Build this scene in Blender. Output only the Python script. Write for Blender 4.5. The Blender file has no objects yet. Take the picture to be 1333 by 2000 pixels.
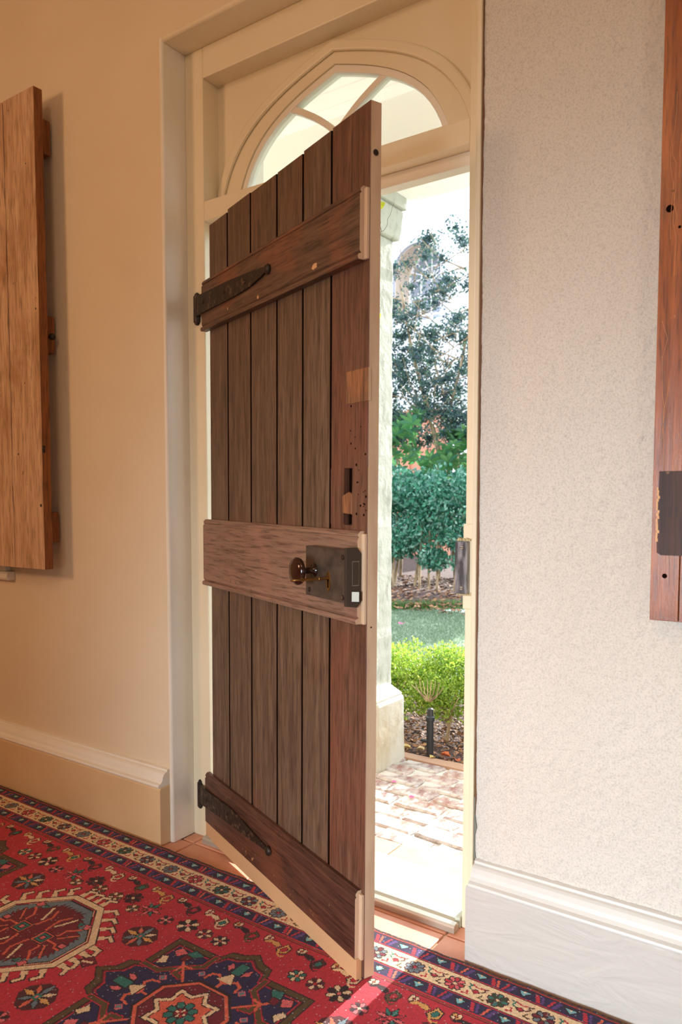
import bpy, bmesh, math, random
import numpy as np
from mathutils import Vector, Matrix, Euler
random.seed(7); RNG = np.random.default_rng(7)
S = bpy.context.scene
C = S.collection

# ------------------------------------------------------------------ camera
cam = bpy.data.cameras.new('camera'); camo = bpy.data.objects.new('camera', cam); C.objects.link(camo)
camo.location = (0.8028, -1.6991, 1.129)
camo.rotation_euler = (math.pi/2 - 0.0635, 0.0, 0.6125)
cam.sensor_fit = 'HORIZONTAL'; cam.sensor_width = 36; cam.lens = 1487.9/1333*36
cam.shift_y = 0.0741*1000/1333
cam.clip_start = 0.02; cam.clip_end = 200
cam.dof.use_dof = True; cam.dof.focus_distance = 2.3; cam.dof.aperture_fstop = 9
S.camera = camo

# ------------------------------------------------------------------ light and exposure
S.view_settings.view_transform = 'Standard'; S.view_settings.look = 'None'
S.view_settings.gamma = 1; S.view_settings.exposure = 0.0
w = bpy.data.worlds.new('sky'); S.world = w; w.use_nodes = True
bg = w.node_tree.nodes['Background']; bg.inputs[0].default_value = (0.80, 0.90, 1.0, 1); bg.inputs[1].default_value = 3.4

def light(name, kind, loc, target, energy, color, size=None, size_y=None, angle=None):
    l = bpy.data.lights.new(name, kind); l.energy = energy; l.color = color
    if kind == 'AREA':
        l.size = size
        if size_y: l.shape = 'RECTANGLE'; l.size_y = size_y
    if angle is not None: l.angle = angle
    o = bpy.data.objects.new(name, l); C.objects.link(o); o.location = loc
    o.rotation_euler = (Vector(target) - Vector(loc)).to_track_quat('-Z', 'Y').to_euler()
    return o
# sun comes in low through the doorway, straight along -y
light('sun', 'SUN', (0, 10, 4.86), (-0.2, 0, 0.2), 15.5, (1.0, 0.965, 0.91), angle=0.009)
# the room's own light: a warm shaded ceiling lamp to the left and a window far to the right behind the camera, plus an added cool fill
light('room_lamp', 'AREA', (-2.3, -3.0, 2.1), (-1.2, 0, 1.5), 24, (1.0, 0.57, 0.30), 0.5)
light('ceiling_lamp', 'AREA', (0.3, -2.6, 2.95), (0.0, -0.6, 1.4), 21, (1.0, 0.70, 0.46), 0.9)
lw = light('low_cool_fill', 'AREA', (0.1, -4.1, 0.9), (0.38, 0, 0.22), 19, (0.80, 0.92, 1.0), 1.0, 1.0); lw.data.spread = 0.95  # added fill with no window behind it, brightens the lower right wall
light('side_window_light', 'AREA', (2.85, -2.6, 1.2), (0.3, 0, 0.9), 13, (1.0, 0.93, 0.86), 1.0, 1.6)

# ------------------------------------------------------------------ materials
def srgb(r, g, b):
    f = lambda c: (c/255/12.92) if c/255 <= 0.04045 else ((c/255+0.055)/1.055)**2.4
    return (f(r), f(g), f(b), 1)
class M:
    def __init__(s, name, rough=0.6, col=(200,200,200), metal=0.0, spec=None):
        s.m = bpy.data.materials.new(name); s.m.use_nodes = True; s.t = s.m.node_tree; s.N = s.t.nodes
        s.b = s.N['Principled BSDF']; s.b.inputs['Roughness'].default_value = rough
        s.b.inputs['Base Color'].default_value = srgb(*col); s.b.inputs['Metallic'].default_value = metal
        if spec is not None: s.b.inputs['Specular IOR Level'].default_value = spec
        s.tc = s.n('ShaderNodeTexCoord')
    def n(s, ty, **k):
        x = s.N.new(ty)
        for a, v in k.items(): setattr(x, a, v)
        return x
    def l(s, a, b): s.t.links.new(a, b)
    def noise(s, scale=(1,1,1), sc=5.0, detail=4, rough=0.55, dist=0.0, ty='ShaderNodeTexNoise'):
        mp = s.n('ShaderNodeMapping'); mp.inputs['Scale'].default_value = scale; s.l(s.tc.outputs['Object'], mp.inputs[0])
        x = s.n(ty); x.inputs['Scale'].default_value = sc
        if ty == 'ShaderNodeTexNoise':
            x.inputs['Detail'].default_value = detail; x.inputs['Roughness'].default_value = rough; x.inputs['Distortion'].default_value = dist
        s.l(mp.outputs[0], x.inputs['Vector'])
        return x.outputs['Fac'] if ty == 'ShaderNodeTexNoise' else x.outputs['Distance']
    def ramp(s, fac, stops):
        r = s.n('ShaderNodeValToRGB'); e = r.color_ramp.elements
        while len(e) < len(stops): e.new(0.5)
        for i, (p, c) in enumerate(stops):
            e[i].position = p; e[i].color = srgb(*c) if isinstance(c, tuple) else (c, c, c, 1)
        s.l(fac, r.inputs[0]); return r.outputs[0]
    def mix(s, fac, a, b, mode='MIX'):
        x = s.n('ShaderNodeMix', data_type='RGBA', blend_type=mode)
        for sock, v in ((x.inputs[0], fac), (x.inputs[6], a), (x.inputs[7], b)):
            if isinstance(v, (int, float)): sock.default_value = v
            elif isinstance(v, tuple): sock.default_value = srgb(*v)
            else: s.l(v, sock)
        return x.outputs[2]
    def color(s, v): s.l(v, s.b.inputs['Base Color']); return s
    def bump(s, h, strength=0.3, dist=0.01):
        b = s.n('ShaderNodeBump'); b.inputs['Strength'].default_value = strength; b.inputs['Distance'].default_value = dist
        s.l(h, b.inputs['Height'])
        old = s.b.inputs['Normal'].links
        if old: s.l(old[0].from_socket, b.inputs['Normal'])
        s.l(b.outputs[0], s.b.inputs['Normal']); return s

def plaster(name, c1, c2, strength, grain_shade=False):
    m = M(name, 0.85, c1, spec=0.2)
    col = m.mix(m.ramp(m.noise(sc=1.3, detail=3), [(0.35, 0.0), (0.7, 1.0)]), c1, c2)
    if grain_shade: col = m.mix(m.ramp(m.noise(sc=230, detail=3, rough=0.7), [(0.38, 0.7), (0.52, 0.0)]), col, tuple(int(k*0.90) for k in c2))   # shading of the rough grain put into the colour as dark specks
    m.color(col)
    m.bump(m.noise(sc=200, detail=3, rough=0.65), strength, 0.006)
    m.bump(m.noise(sc=5, detail=3), 0.25, 0.03)
    return m.m
m_wall = plaster('wall_plaster', (222, 216, 208), (216, 207, 195), 0.6, True)
m_wall_smooth = plaster('wall_plaster_smooth', (230, 214, 188), (222, 204, 176), 0.14)
m_ceil = plaster('ceiling_paint', (235, 225, 205), (230, 220, 200), 0.1)
def gloss(name, c1, c2, rough=0.38):
    m = M(name, rough, c1)
    m.color(m.mix(m.ramp(m.noise(sc=3, detail=5), [(0.4, 0.0), (0.7, 1.0)]), c1, c2))
    m.bump(m.noise((1, 1, 0.15), sc=30, detail=4), 0.12, 0.004)
    return m.m
m_trim = gloss('cream_gloss_paint', (232, 220, 192), (226, 212, 182))
m_white = gloss('white_gloss_paint', (236, 230, 218), (230, 222, 206))
m_base = M('grained_baseboard_paint', 0.42, (196, 192, 186))
m_base.bump(m_base.noise((3.0, 1, 9), sc=1.6, detail=2, dist=2.2), 0.35, 0.012).bump(m_base.noise((1, 1, 8), sc=14, detail=4), 0.15, 0.004)
m_base = m_base.m
m_base_left = gloss('warm_lit_baseboard', (222, 192, 150), (212, 180, 138), 0.45)  # warm dim light on the left board put into its colour
m_mould_r = gloss('cool_white_moulding', (214, 212, 207), (208, 206, 200))
m_crack = M('caulk_crack', 0.9, (120, 82, 58)).m
m_outer = plaster('porch_paint', (250, 250, 248), (246, 246, 243), 0.1)

def wood(name, cols, vertical=True, rough=0.55, patch=None, speck=None, bumpy=0.5):
    m = M(name, rough)
    sc = (6, 6, 0.35) if vertical else (0.35, 6, 6)
    g = m.noise(sc, sc=9, detail=8, rough=0.65, dist=0.3)
    c = m.ramp(g, [(0.30, cols[0]), (0.5, cols[1]), (0.68, cols[2])])
    if patch:
        p = m.noise((1, 1, 0.6) if vertical else (0.7, 1, 1), sc=4.5, detail=6, rough=0.6, dist=0.6)
        c = m.mix(m.ramp(p, [(patch[1], 0.0), (patch[1]+0.16, 0.8)]), c, patch[0])
    s2 = m.noise((30, 30, 2) if vertical else (2, 30, 30), sc=6, detail=5)
    c = m.mix(m.ramp(s2, [(0.32, 0.65), (0.5, 0.0)]), c, tuple(int(x*0.45) for x in cols[0]))
    if speck:
        q = m.noise(sc=38, detail=6, rough=0.7)
        q2 = m.noise(sc=6, detail=3)
        mul = m.n('ShaderNodeMath', operation='MULTIPLY'); m.l(m.ramp(q, [(speck[1], 0.0), (speck[1]+0.03, 1.0)]), mul.inputs[0]); m.l(m.ramp(q2, [(0.5, 0.0), (0.6, 1.0)]), mul.inputs[1])
        c = m.mix(mul.outputs[0], c, speck[0])
    m.color(c); m.bump(g, bumpy, 0.002)
    m.bump(m.noise(sc=12, detail=4), 0.2, 0.003)
    return m.m
m_plank = wood('brown_painted_plank', [(76, 54, 42), (102, 78, 60), (124, 98, 78)], True, 0.5, ((118, 76, 56), 0.54), ((150, 115, 90), 0.68))
m_plank_red = wood('reddish_painted_plank', [(74, 46, 36), (104, 68, 52), (124, 86, 66)], True, 0.48, ((122, 72, 52), 0.50), ((160, 115, 90), 0.68))
m_ledge_top = wood('worn_brown_ledge', [(72, 52, 40), (98, 70, 53), (118, 88, 68)], False, 0.5, ((138, 80, 54), 0.47), ((205, 165, 120), 0.70))
m_ledge_mid = wood('pinkish_worn_ledge', [(112, 82, 66), (140, 107, 88), (150, 116, 96)], False, 0.42, ((152, 110, 92), 0.46), ((104, 78, 62), 0.62), 0.2)
m_ledge_low = wood('scuffed_dark_ledge', [(54, 34, 27), (82, 50, 38), (102, 66, 50)], False, 0.42, ((116, 66, 46), 0.50), ((172, 122, 84), 0.64))
m_edge = M('painted_door_edge', 0.45, (206, 168, 144))
m_edge.color(m_edge.mix(m_edge.ramp(m_edge.noise((4, 4, 0.8), sc=6, detail=6), [(0.4, 0.0), (0.7, 1.0)]), (208, 180, 150), (190, 156, 130)))
m_edge.bump(m_edge.noise((3, 3, 0.6), sc=14, detail=5), 0.3, 0.004); m_edge = m_edge.m
m_patch = wood('orange_patch_wood', [(112, 72, 48), (150, 98, 64), (166, 110, 74)], True, 0.5, ((92, 78, 62), 0.5))
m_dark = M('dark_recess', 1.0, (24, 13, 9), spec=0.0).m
m_iron = M('old_painted_iron', 0.5, (40, 30, 24), metal=0.25)
q = m_iron.noise(sc=60, detail=5)
m_iron.color(m_iron.mix(m_iron.ramp(q, [(0.56, 0.0), (0.66, 0.8)]), (44, 32, 25), (112, 88, 66))).bump(m_iron.noise(sc=45, detail=4), 0.5, 0.004)
m_iron = m_iron.m
m_lock = M('brown_lock_case', 0.38, (86, 68, 56), metal=0.35)
m_lock.color(m_lock.mix(m_lock.ramp(m_lock.noise(sc=22, detail=5), [(0.4, 0.0), (0.65, 1.0)]), (72, 62, 54), (98, 82, 72))).bump(m_lock.noise(sc=30, detail=3), 0.15, 0.003)
m_lock = m_lock.m
m_forend = M('dark_forend_steel', 0.45, (74, 64, 56), metal=0.5); m_forend = m_forend.m
m_steel = M('bright_steel', 0.45, (150, 146, 136), metal=0.9).m
m_brass = M('aged_brass', 0.36, (140, 104, 56), metal=0.85).m
m_knob = M('dark_brown_knob_glaze', 0.12, (44, 18, 12)).m
m_keep = M('worn_black_keep', 0.35, (78, 78, 80), metal=0.25)
m_keep.color(m_keep.mix(m_keep.ramp(m_keep.noise((5, 5, 1), sc=12, detail=6), [(0.40, 0.0), (0.62, 1.0)]), (62, 63, 68), (150, 151, 156))); m_keep = m_keep.m
def shutter(name, cols, patch, speck, vr=0.6):
    return wood(name, cols, True, vr, patch, speck, 0.8)
m_sh_l = shutter('pale_weathered_shutter', [(172, 132, 98), (204, 166, 132), (220, 186, 152)], ((172, 126, 84), 0.50), ((110, 74, 48), 0.64))
m_sh_le = wood('orange_cut_edge', [(110, 62, 26), (138, 82, 36), (154, 94, 44)], True, 0.6)
m_sh_r = shutter('varnished_brown_shutter', [(110, 52, 16), (156, 80, 28), (178, 98, 40)], ((124, 66, 28), 0.48), ((214, 160, 110), 0.66), 0.35)
m_sh_rd = wood('dark_hardware_stain', [(40, 20, 14), (62, 32, 22), (80, 44, 30)], True, 0.6, None, ((190, 140, 100), 0.66))
m_terra = M('terracotta_tile', 0.5, (205, 140, 110))
m_terra.color(m_terra.mix(m_terra.ramp(m_terra.noise(sc=7, detail=5), [(0.35, 0.0), (0.7, 1.0)]), (222, 164, 136), (204, 140, 112))).bump(m_terra.noise(sc=18, detail=4), 0.15, 0.004)
m_terra = m_terra.m
m_grout = M('sandy_grout', 0.9, (196, 168, 142)).m
m_alu = M('brushed_threshold_metal', 0.3, (196, 194, 182), metal=0.55).m
m_glass = bpy.data.materials.new('window_glass'); m_glass.use_nodes = True
t = m_glass.node_tree; nb = t.nodes; nb.remove(nb['Principled BSDF'])
tr = nb.new('ShaderNodeBsdfTransparent'); gl = nb.new('ShaderNodeBsdfGlossy'); gl.inputs['Roughness'].default_value = 0.02
fr = nb.new('ShaderNodeFresnel'); mx = nb.new('ShaderNodeMixShader'); tr.inputs[0].default_value = (0.98, 0.99, 0.985, 1)
t.links.new(fr.outputs[0], mx.inputs[0]); t.links.new(tr.outputs[0], mx.inputs[1]); t.links.new(gl.outputs[0], mx.inputs[2]); t.links.new(mx.outputs[0], nb['Material Output'].inputs[0])

def leafmat(name, cols, transl=0.35, rough=0.4, spec=0.5):
    m = M(name, rough, cols[0], spec=spec)
    g = m.n('ShaderNodeNewGeometry')
    c = m.ramp(g.outputs['Random Per Island'], [(i/(len(cols)-1), k) for i, k in enumerate(cols)])
    m.color(c)
    tl = m.n('ShaderNodeBsdfTranslucent'); m.l(c, tl.inputs[0])
    mx = m.n('ShaderNodeMixShader'); mx.inputs[0].default_value = transl
    m.l(m.b.outputs[0], mx.inputs[1]); m.l(tl.outputs[0], mx.inputs[2]); m.l(mx.outputs[0], m.N['Material Output'].inputs[0])
    return m.m
m_hedge = leafmat('hedge_leaf', [(122, 158, 48), (172, 196, 76), (90, 134, 42), (198, 212, 100)], 0.42)
m_shrub = leafmat('shrub_leaf', [(40, 112, 84), (84, 156, 124), (34, 98, 84), (150, 196, 176)], 0.3, 0.25, 0.8)
m_tree = leafmat('tree_leaf', [(52, 80, 82), (74, 106, 96), (46, 64, 82), (96, 128, 92)], 0.35, 0.4)
m_fatsia = leafmat('fatsia_leaf', [(70, 135, 78), (110, 160, 96), (80, 135, 110)], 0.35, 0.25, 0.8)
m_yleaf = leafmat('yellow_leaf', [(205, 205, 60), (190, 200, 70)], 0.5)
m_grass = leafmat('grass_blade', [(110, 135, 108), (130, 150, 120), (92, 122, 92)], 0.4)
m_edgegrass = leafmat('edge_grass_blade', [(70, 120, 55), (96, 145, 70)], 0.4)
m_bark = M('pale_bark', 0.8, (150, 128, 100)); m_bark.color(m_bark.ramp(m_bark.noise((1, 1, 0.3), sc=30, detail=5), [(0.35, (118, 98, 76)), (0.65, (186, 164, 130))])); m_bark = m_bark.m
m_stem = M('green_stem', 0.6, (178, 190, 110)).m
m_twig = M('dark_twig', 0.7, (90, 74, 62)).m
m_mulch = M('dark_mulch', 0.95, (70, 52, 50)); m_mulch.color(m_mulch.ramp(m_mulch.noise(sc=40, detail=6, rough=0.7), [(0.35, (48, 36, 36)), (0.55, (84, 62, 56)), (0.75, (140, 112, 96))])).bump(m_mulch.noise(sc=40, detail=5), 0.8, 0.02); m_mulch = m_mulch.m
m_chip = leafmat('bark_chip', [(110, 72, 48), (150, 104, 70), (80, 54, 42), (176, 132, 92)], 0.0, 0.8)
m_lawn = M('lawn_ground', 0.95, (120, 138, 112)); m_lawn.color(m_lawn.ramp(m_lawn.noise(sc=9, detail=7, rough=0.7), [(0.35, (100, 120, 96)), (0.65, (142, 154, 130))])); m_lawn = m_lawn.m
m_conc = M('pillar_plaster', 0.85, (214, 208, 192)); m_conc.color(m_conc.mix(m_conc.ramp(m_conc.noise((2, 2, 0.7), sc=3, detail=6), [(0.5, 0.0), (0.72, 0.8)]), (188, 182, 166), (158, 136, 96))).bump(m_conc.noise(sc=16, detail=5), 0.5, 0.012); m_conc = m_conc.m
m_shaft = M('flaking_whitewash', 0.85, (222, 222, 208)); m_shaft.color(m_shaft.mix(m_shaft.ramp(m_shaft.noise((2, 2, 0.8), sc=9, detail=8, rough=0.7), [(0.5, 0.0), (0.66, 0.7)]), (178, 180, 168), (134, 136, 122))).bump(m_shaft.noise(sc=22, detail=6), 0.6, 0.012); m_shaft = m_shaft.m
m_brick = M('limewashed_brick', 0.85)
oi = m_brick.n('ShaderNodeObjectInfo')
bc = m_brick.ramp(oi.outputs['Random'], [(0.0, (150, 106, 92)), (0.35, (132, 100, 96)), (0.65, (168, 120, 102)), (1.0, (124, 106, 104))])
lime = m_brick.ramp(m_brick.noise(sc=11, detail=8, rough=0.7, dist=0.5), [(0.38, 0.0), (0.56, 0.85)])
m_brick.color(m_brick.mix(lime, bc, (206, 200, 190))).bump(m_brick.noise(sc=20, detail=6), 0.6, 0.01); m_brick = m_brick.m
m_mortar = M('lime_mortar', 0.95, (205, 200, 188)); m_mortar.bump(m_mortar.noise(sc=40, detail=5), 0.6, 0.01); m_mortar = m_mortar.m
m_black = M('black_plastic', 0.35, (34, 36, 40)).m
m_pink = leafmat('pink_petal', [(235, 110, 170), (240, 140, 185)], 0.4)
m_dry = leafmat('dry_leaf', [(214, 160, 96), (196, 110, 62), (224, 198, 140), (170, 96, 60)], 0.3)
m_house = plaster('white_house_render', (246, 246, 248), (240, 240, 244), 0.1)
m_houseglass = M('dusky_window_pane', 0.2, (150, 156, 172)).m
m_housetan = M('tan_window_reveal', 0.8, (214, 196, 178)).m
m_terrawall = M('terracotta_wall_render', 0.85, (216, 150, 122)).m

# ------------------------------------------------------------------ mesh helpers
class MB:
    def __init__(s): s.v = []; s.f = []; s.m = []
    def add(s, vs, fs, m=0):
        b = len(s.v); s.v += [tuple(p) for p in vs]; s.f += [tuple(b+i for i in f) for f in fs]
        s.m += (m if isinstance(m, list) else [m]*len(fs)); return s
    def box(s, x0, x1, y0, y1, z0, z1, m=0, xplus=None):
        vs = [(x, y, z) for z in (z0, z1) for y in (y0, y1) for x in (x0, x1)]
        fs = [(0, 2, 3, 1), (4, 5, 7, 6), (0, 1, 5, 4), (2, 6, 7, 3), (0, 4, 6, 2), (1, 3, 7, 5)]
        ms = [m]*6
        if xplus is not None: ms[5] = xplus
        return s.add(vs, fs, ms)
    def prism(s, prof, a0, a1, fn, m=0, end0=None, end1=None):
        """extrude a 2D outline (p,q) from a0 to a1; fn(a,p,q) -> xyz"""
        n = len(prof); vs = [fn(a0, *p) for p in prof] + [fn(a1, *p) for p in prof]
        fs = [(i, (i+1) % n, n+(i+1) % n, n+i) for i in range(n)]; ms = [m]*n
        fs += [tuple(range(n))[::-1], tuple(range(n, 2*n))]; ms += [m if end0 is None else end0, m if end1 is None else end1]
        return s.add(vs, fs, ms)
    def lathe(s, prof, c, axis, seg=20, m=0):
        """prof: (radius, along axis) list"""
        ax = Vector(axis).normalized(); u = ax.orthogonal().normalized(); v = ax.cross(u); c = Vector(c); vs = []
        for r, h in prof:
            for k in range(seg):
                a = 2*math.pi*k/seg; vs.append(c + ax*h + (u*math.cos(a)+v*math.sin(a))*r)
        fs = [(i*seg+k, i*seg+(k+1) % seg, (i+1)*seg+(k+1) % seg, (i+1)*seg+k) for i in range(len(prof)-1) for k in range(seg)]
        fs += [tuple(range(seg))[::-1], tuple((len(prof)-1)*seg+k for k in range(seg))]
        return s.add(vs, fs, m)
    def tube(s, pts, r, seg=8, m=0, r1=None):
        pts = [Vector(p) for p in pts]; vs = []; n = len(pts); u = None
        for i, p in enumerate(pts):
            d = (pts[min(i+1, n-1)]-pts[max(i-1, 0)]).normalized()
            u = d.orthogonal().normalized() if u is None else (u - d*u.dot(d)).normalized()
            v = d.cross(u); rr = r if r1 is None else r+(r1-r)*i/(n-1)
            for k in range(seg):
                a = 2*math.pi*k/seg; vs.append(p+(u*math.cos(a)+v*math.sin(a))*rr)
        fs = [(i*seg+k, i*seg+(k+1) % seg, (i+1)*seg+(k+1) % seg, (i+1)*seg+k) for i in range(n-1) for k in range(seg)]
        fs += [tuple(range(seg))[::-1], tuple((n-1)*seg+k for k in range(seg))]
        return s.add(vs, fs, m)
    def build(s, name, mats, parent=None, origin=(0, 0, 0), smooth=False, bevel=0, kind=None, label=None, loc=None):
        me = bpy.data.meshes.new(name); o_ = Vector(origin)
        me.from_pydata([tuple(Vector(p)-o_) for p in s.v], [], s.f); me.update()
        bm = bmesh.new(); bm.from_mesh(me); bmesh.ops.recalc_face_normals(bm, faces=bm.faces); bm.to_mesh(me); bm.free()
        for mt in (mats if isinstance(mats, (list, tuple)) else [mats]): me.materials.append(mt)
        me.polygons.foreach_set('material_index', s.m)
        if smooth: me.polygons.foreach_set('use_smooth', [True]*len(me.polygons))
        o = bpy.data.objects.new(name, me); C.objects.link(o)
        if parent: o.parent = parent
        if loc is not None: o.location = loc
        elif parent is None: o.location = o_
        if bevel:
            b = o.modifiers.new('bevel', 'BEVEL'); b.width = bevel; b.segments = 2; b.limit_method = 'ANGLE'; b.angle_limit = 0.6
        if kind: o['kind'] = kind
        if label: o['label'] = label
        return o
def empty(name, loc=(0, 0, 0), rot=(0, 0, 0), label=None, cat=None, group=None, kind=None):
    o = bpy.data.objects.new(name, None); C.objects.link(o); o.location = loc; o.rotation_euler = rot; o.empty_display_size = 0.1
    return tag(o, label, cat, group, kind)
def tag(o, label=None, cat=None, group=None, kind=None):
    for k, v in (('label', label), ('category', cat), ('group', group), ('kind', kind)):
        if v: o[k] = v
    return o
def alongx(a, p, q): return (a, p, q)
def alongz(a, p, q): return (p, q, a)

# ------------------------------------------------------------------ measures
D = 0.0857           # depth of the frame face behind the wall face
XL, XR = -1.064, 0.0 # reveal arrises
ZT = 2.552           # head of the reveal
OL, OR = -0.985, -0.060   # door opening
ZTR = 2.020          # underside of transom
WT = 0.34            # wall thickness

# ------------------------------------------------------------------ room shell
b = MB()
b.box(-3.6, XL-0.014, 0, WT, -0.05, 3.1); b.build('wall_front', m_wall_smooth, kind='structure')
b = MB(); b.box(XR+0.016, 3.0, 0.0015, WT, -0.05, 3.1); wr_ = b.build('wall_front', m_wall, kind='structure')
# rough-cast plaster coat of real grains
gs = 0.0056; cx_, cz_ = int((0.95-XR-0.016)/gs), int(2.75/gs)
hgt = RNG.standard_normal((cz_+1, cx_+1)); 
for _ in range(1): hgt = (hgt+np.roll(hgt, 1, 0)+np.roll(hgt, 1, 1)+np.roll(np.roll(hgt, 1, 0), 1, 1))/4
wave = RNG.standard_normal((cz_//24+3, cx_//24+3)); zi, xi = np.meshgrid(np.arange(cz_+1)/24, np.arange(cx_+1)/24, indexing='ij')
i0, j0 = zi.astype(int), xi.astype(int); fz, fx_ = zi-i0, xi-j0; fz, fx_ = fz*fz*(3-2*fz), fx_*fx_*(3-2*fx_)
wave = (wave[i0, j0]*(1-fz)*(1-fx_)+wave[i0+1, j0]*fz*(1-fx_)+wave[i0, j0+1]*(1-fz)*fx_+wave[i0+1, j0+1]*fz*fx_)
gxx, gzz = np.meshgrid(XR+0.016+np.arange(cx_+1)*gs, 0.1+np.arange(cz_+1)*gs)
yy = -np.clip(hgt, -0.3, 1.4)*0.0030-wave*0.0007+0.0006; yy[:, 0] = 0.001
pv = np.stack([gxx+RNG.uniform(-.001, .001, gxx.shape), yy, gzz], -1).reshape(-1, 3); pi = np.arange(pv.shape[0]).reshape(cz_+1, cx_+1)
pq = np.stack([pi[:-1, :-1], pi[:-1, 1:], pi[1:, 1:], pi[1:, :-1]], -1).reshape(-1, 4)
pme = bpy.data.meshes.new('plaster_coat'); pme.from_pydata(pv.tolist(), [], pq.tolist()); pme.materials.append(m_wall); pme.polygons.foreach_set('use_smooth', [True]*len(pq))
po = bpy.data.objects.new('plaster_coat', pme); C.objects.link(po); po.parent = wr_
b = MB(); b.box(XL-0.014, XR+0.016, 0, WT, ZT+0.014, 3.1); b.build('wall_front', m_wall_smooth, kind='structure')
b = MB(); b.box(-3.7, -3.6, -4.2, WT, -0.05, 3.1); b.build('wall_left', m_wall_smooth, kind='structure')
b = MB(); b.box(3.0, 3.1, -4.2, WT, -0.05, 3.1); b.build('wall_right', m_wall_smooth, kind='structure')
b = MB(); b.box(-3.7, 3.1, -4.3, -4.2, -0.05, 3.1); b.build('wall_back', m_wall_smooth, kind='structure')
b = MB(); b.box(-3.7, 3.1, -4.3, WT, 3.1, 3.2); b.build('ceiling', m_ceil, kind='structure')
b = MB(); b.box(-3.7, 3.1, -4.3, WT, -0.06, -0.006); floor = b.build('floor', m_grout, kind='structure')
# terracotta floor tiles, visible by the threshold
tmeshes = {}
xs = [-1.630, -1.321, -1.011, -0.700, -0.390, -0.080, 0.230, 0.54]
ys = [(-0.27, 0.028), (0.034, 0.150), (-0.57, -0.276)]
for i in range(len(xs)-1):
    for (y0, y1) in ys:
        x0, x1 = xs[i]+0.0025, xs[i+1]-0.0025
        if y1 > 0.1:
            x0, x1 = max(x0, XL+0.001), min(x1, XR-0.001)
            if x1-x0 < 0.02: continue
        dz = random.uniform(-0.0012, 0.0012) if y0 > -0.5 else 0
        t_ = MB(); t_.box(x0, x1, y0, y1, -0.02, dz); t_.build('tile', m_terra, floor, bevel=0.003)

# reveal lining with projecting bead, frame, transom, fan panel
door_frame = empty('trim_1', (0, 0, 0), kind='structure'); FR = door_frame
# linings: bead (proud of the wall) + lining face
b = MB(); b.prism([(-0.009, XL-0.014), (-0.009, XL-0.004), (-0.004, XL), (D+0.05, XL), (D+0.05, XL-0.014)], 0, ZT+0.014, lambda a, p, q: (q, p, a))
b.build('jamb_lining', m_white, FR, bevel=0.002)
b = MB(); b.prism([(-0.009, XR+0.014), (-0.009, XR+0.004), (-0.004, XR), (D+0.05, XR), (D+0.05, XR+0.014)], 0, ZT+0.014, lambda a, p, q: (q, p, a))
b.build('jamb_lining', m_trim, FR, bevel=0.002)
b = MB(); b.prism([(-0.009, ZT+0.014), (-0.009, ZT+0.004), (-0.004, ZT), (D+0.05, ZT), (D+0.05, ZT+0.014)], XL, XR, alongx)
b.build('head_lining', m_trim, FR, bevel=0.002)
# caulk cracks beside the beads (dark gaps)
def ragged(x, z0, z1, wdt, n, y=-0.0006):
    m_ = MB(); last = None
    for i in range(n+1):
        z = z0+(z1-z0)*i/n; xx = x+random.uniform(-0.0008, 0.0008); ww = wdt*random.uniform(0.5, 1.3)
        m_.v += [(xx, y-0.0008, z), (xx+ww, y-0.0008, z), (xx, y+0.002, z), (xx+ww, y+0.002, z)]
        if i:
            k = 4*(i-1); m_.f += [(k, k+1, k+5, k+4), (k+2, k+6, k+7, k+3), (k, k+4, k+6, k+2), (k+1, k+3, k+7, k+5)]; m_.m += [0]*4
    return m_
ragged(XR+0.0145, 0.31, 2.9, 0.0035, 60).build('crack', m_crack, FR)
ragged(XR+0.0125, 0.245, 0.40, 0.0065, 8, -0.0022).build('crack', M('grey_gap', 0.9, (120, 122, 112)).m, FR)
ragged(XL-0.0175, 0.26, 2.5, 0.002, 50).build('crack', m_crack, FR)
# posts
for x0, x1, nm in ((XL, OL, 'post'), (OR, XR, 'post')):
    b = MB(); b.box(x0, x1, D, 0.165, 0, ZT); b.build(nm, m_trim, FR, bevel=0.003)
# inner stops further out
b = MB(); b.box(OR-0.014, OR, 0.118, 0.165, 0.0, ZTR-0.0); b.build('door_stop', m_white, FR, bevel=0.002)
b = MB(); b.box(OL, OR-0.014, 0.125, 0.165, 1.985, ZTR); b.build('door_stop', m_white, FR, bevel=0.002)
# unseen outer casings, the left one added to block a sun streak
for x0, x1 in ((XL, -0.952), (OR+0.004, XR)):
    b = MB(); b.box(x0, x1, 0.262, WT, -0.02, ZT); b.build('unseen_outer_casing', m_white, FR, bevel=0.003)
# head rail and transom
b = MB(); b.box(OL, OR, D, 0.165, 2.459, ZT); b.build('head_rail', m_trim, FR, bevel=0.003)
b = MB(); b.box(OL, OR, D, 0.165, ZTR, 2.082); b.build('transom', m_trim, FR, bevel=0.003)
# packing block and keep on the right post
b = MB(); b.box(OR-0.004, XR, D-0.006, D, 0.852, 1.072); b.build('packing_block', m_trim, FR, bevel=0.003)
b = MB(); b.box(-0.078, -0.044, 0.062, 0.092, 0.893, 1.027); kp = b.build('lock_keep', m_keep, FR, bevel=0.002, label='worn black iron lock keep on the cream door post')
for z in (1.012, 0.908):
    b = MB(); b.lathe([(0.0055, 0), (0.0055, 0.002), (0.004, 0.003)], (-0.058, 0.062, z), (0, -1, 0), 14); b.box(-0.0625, -0.0535, 0.0588, 0.0600, z-0.0006, z+0.0006, 1)
    b.build('screw', [m_steel, m_dark], kp)
# chipped paint above and below the keep
b = MB()
for z in (1.0285, 0.888):
    for i in range(9):
        x = -0.078+i*0.0048; b.box(x, x+0.0045, 0.070+random.uniform(0, 0.006), D, z, z+random.uniform(0.003, 0.009))
b.build('chipped_paint', M('chipped_filler', 0.9, (190, 172, 130)).m, kp)

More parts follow.
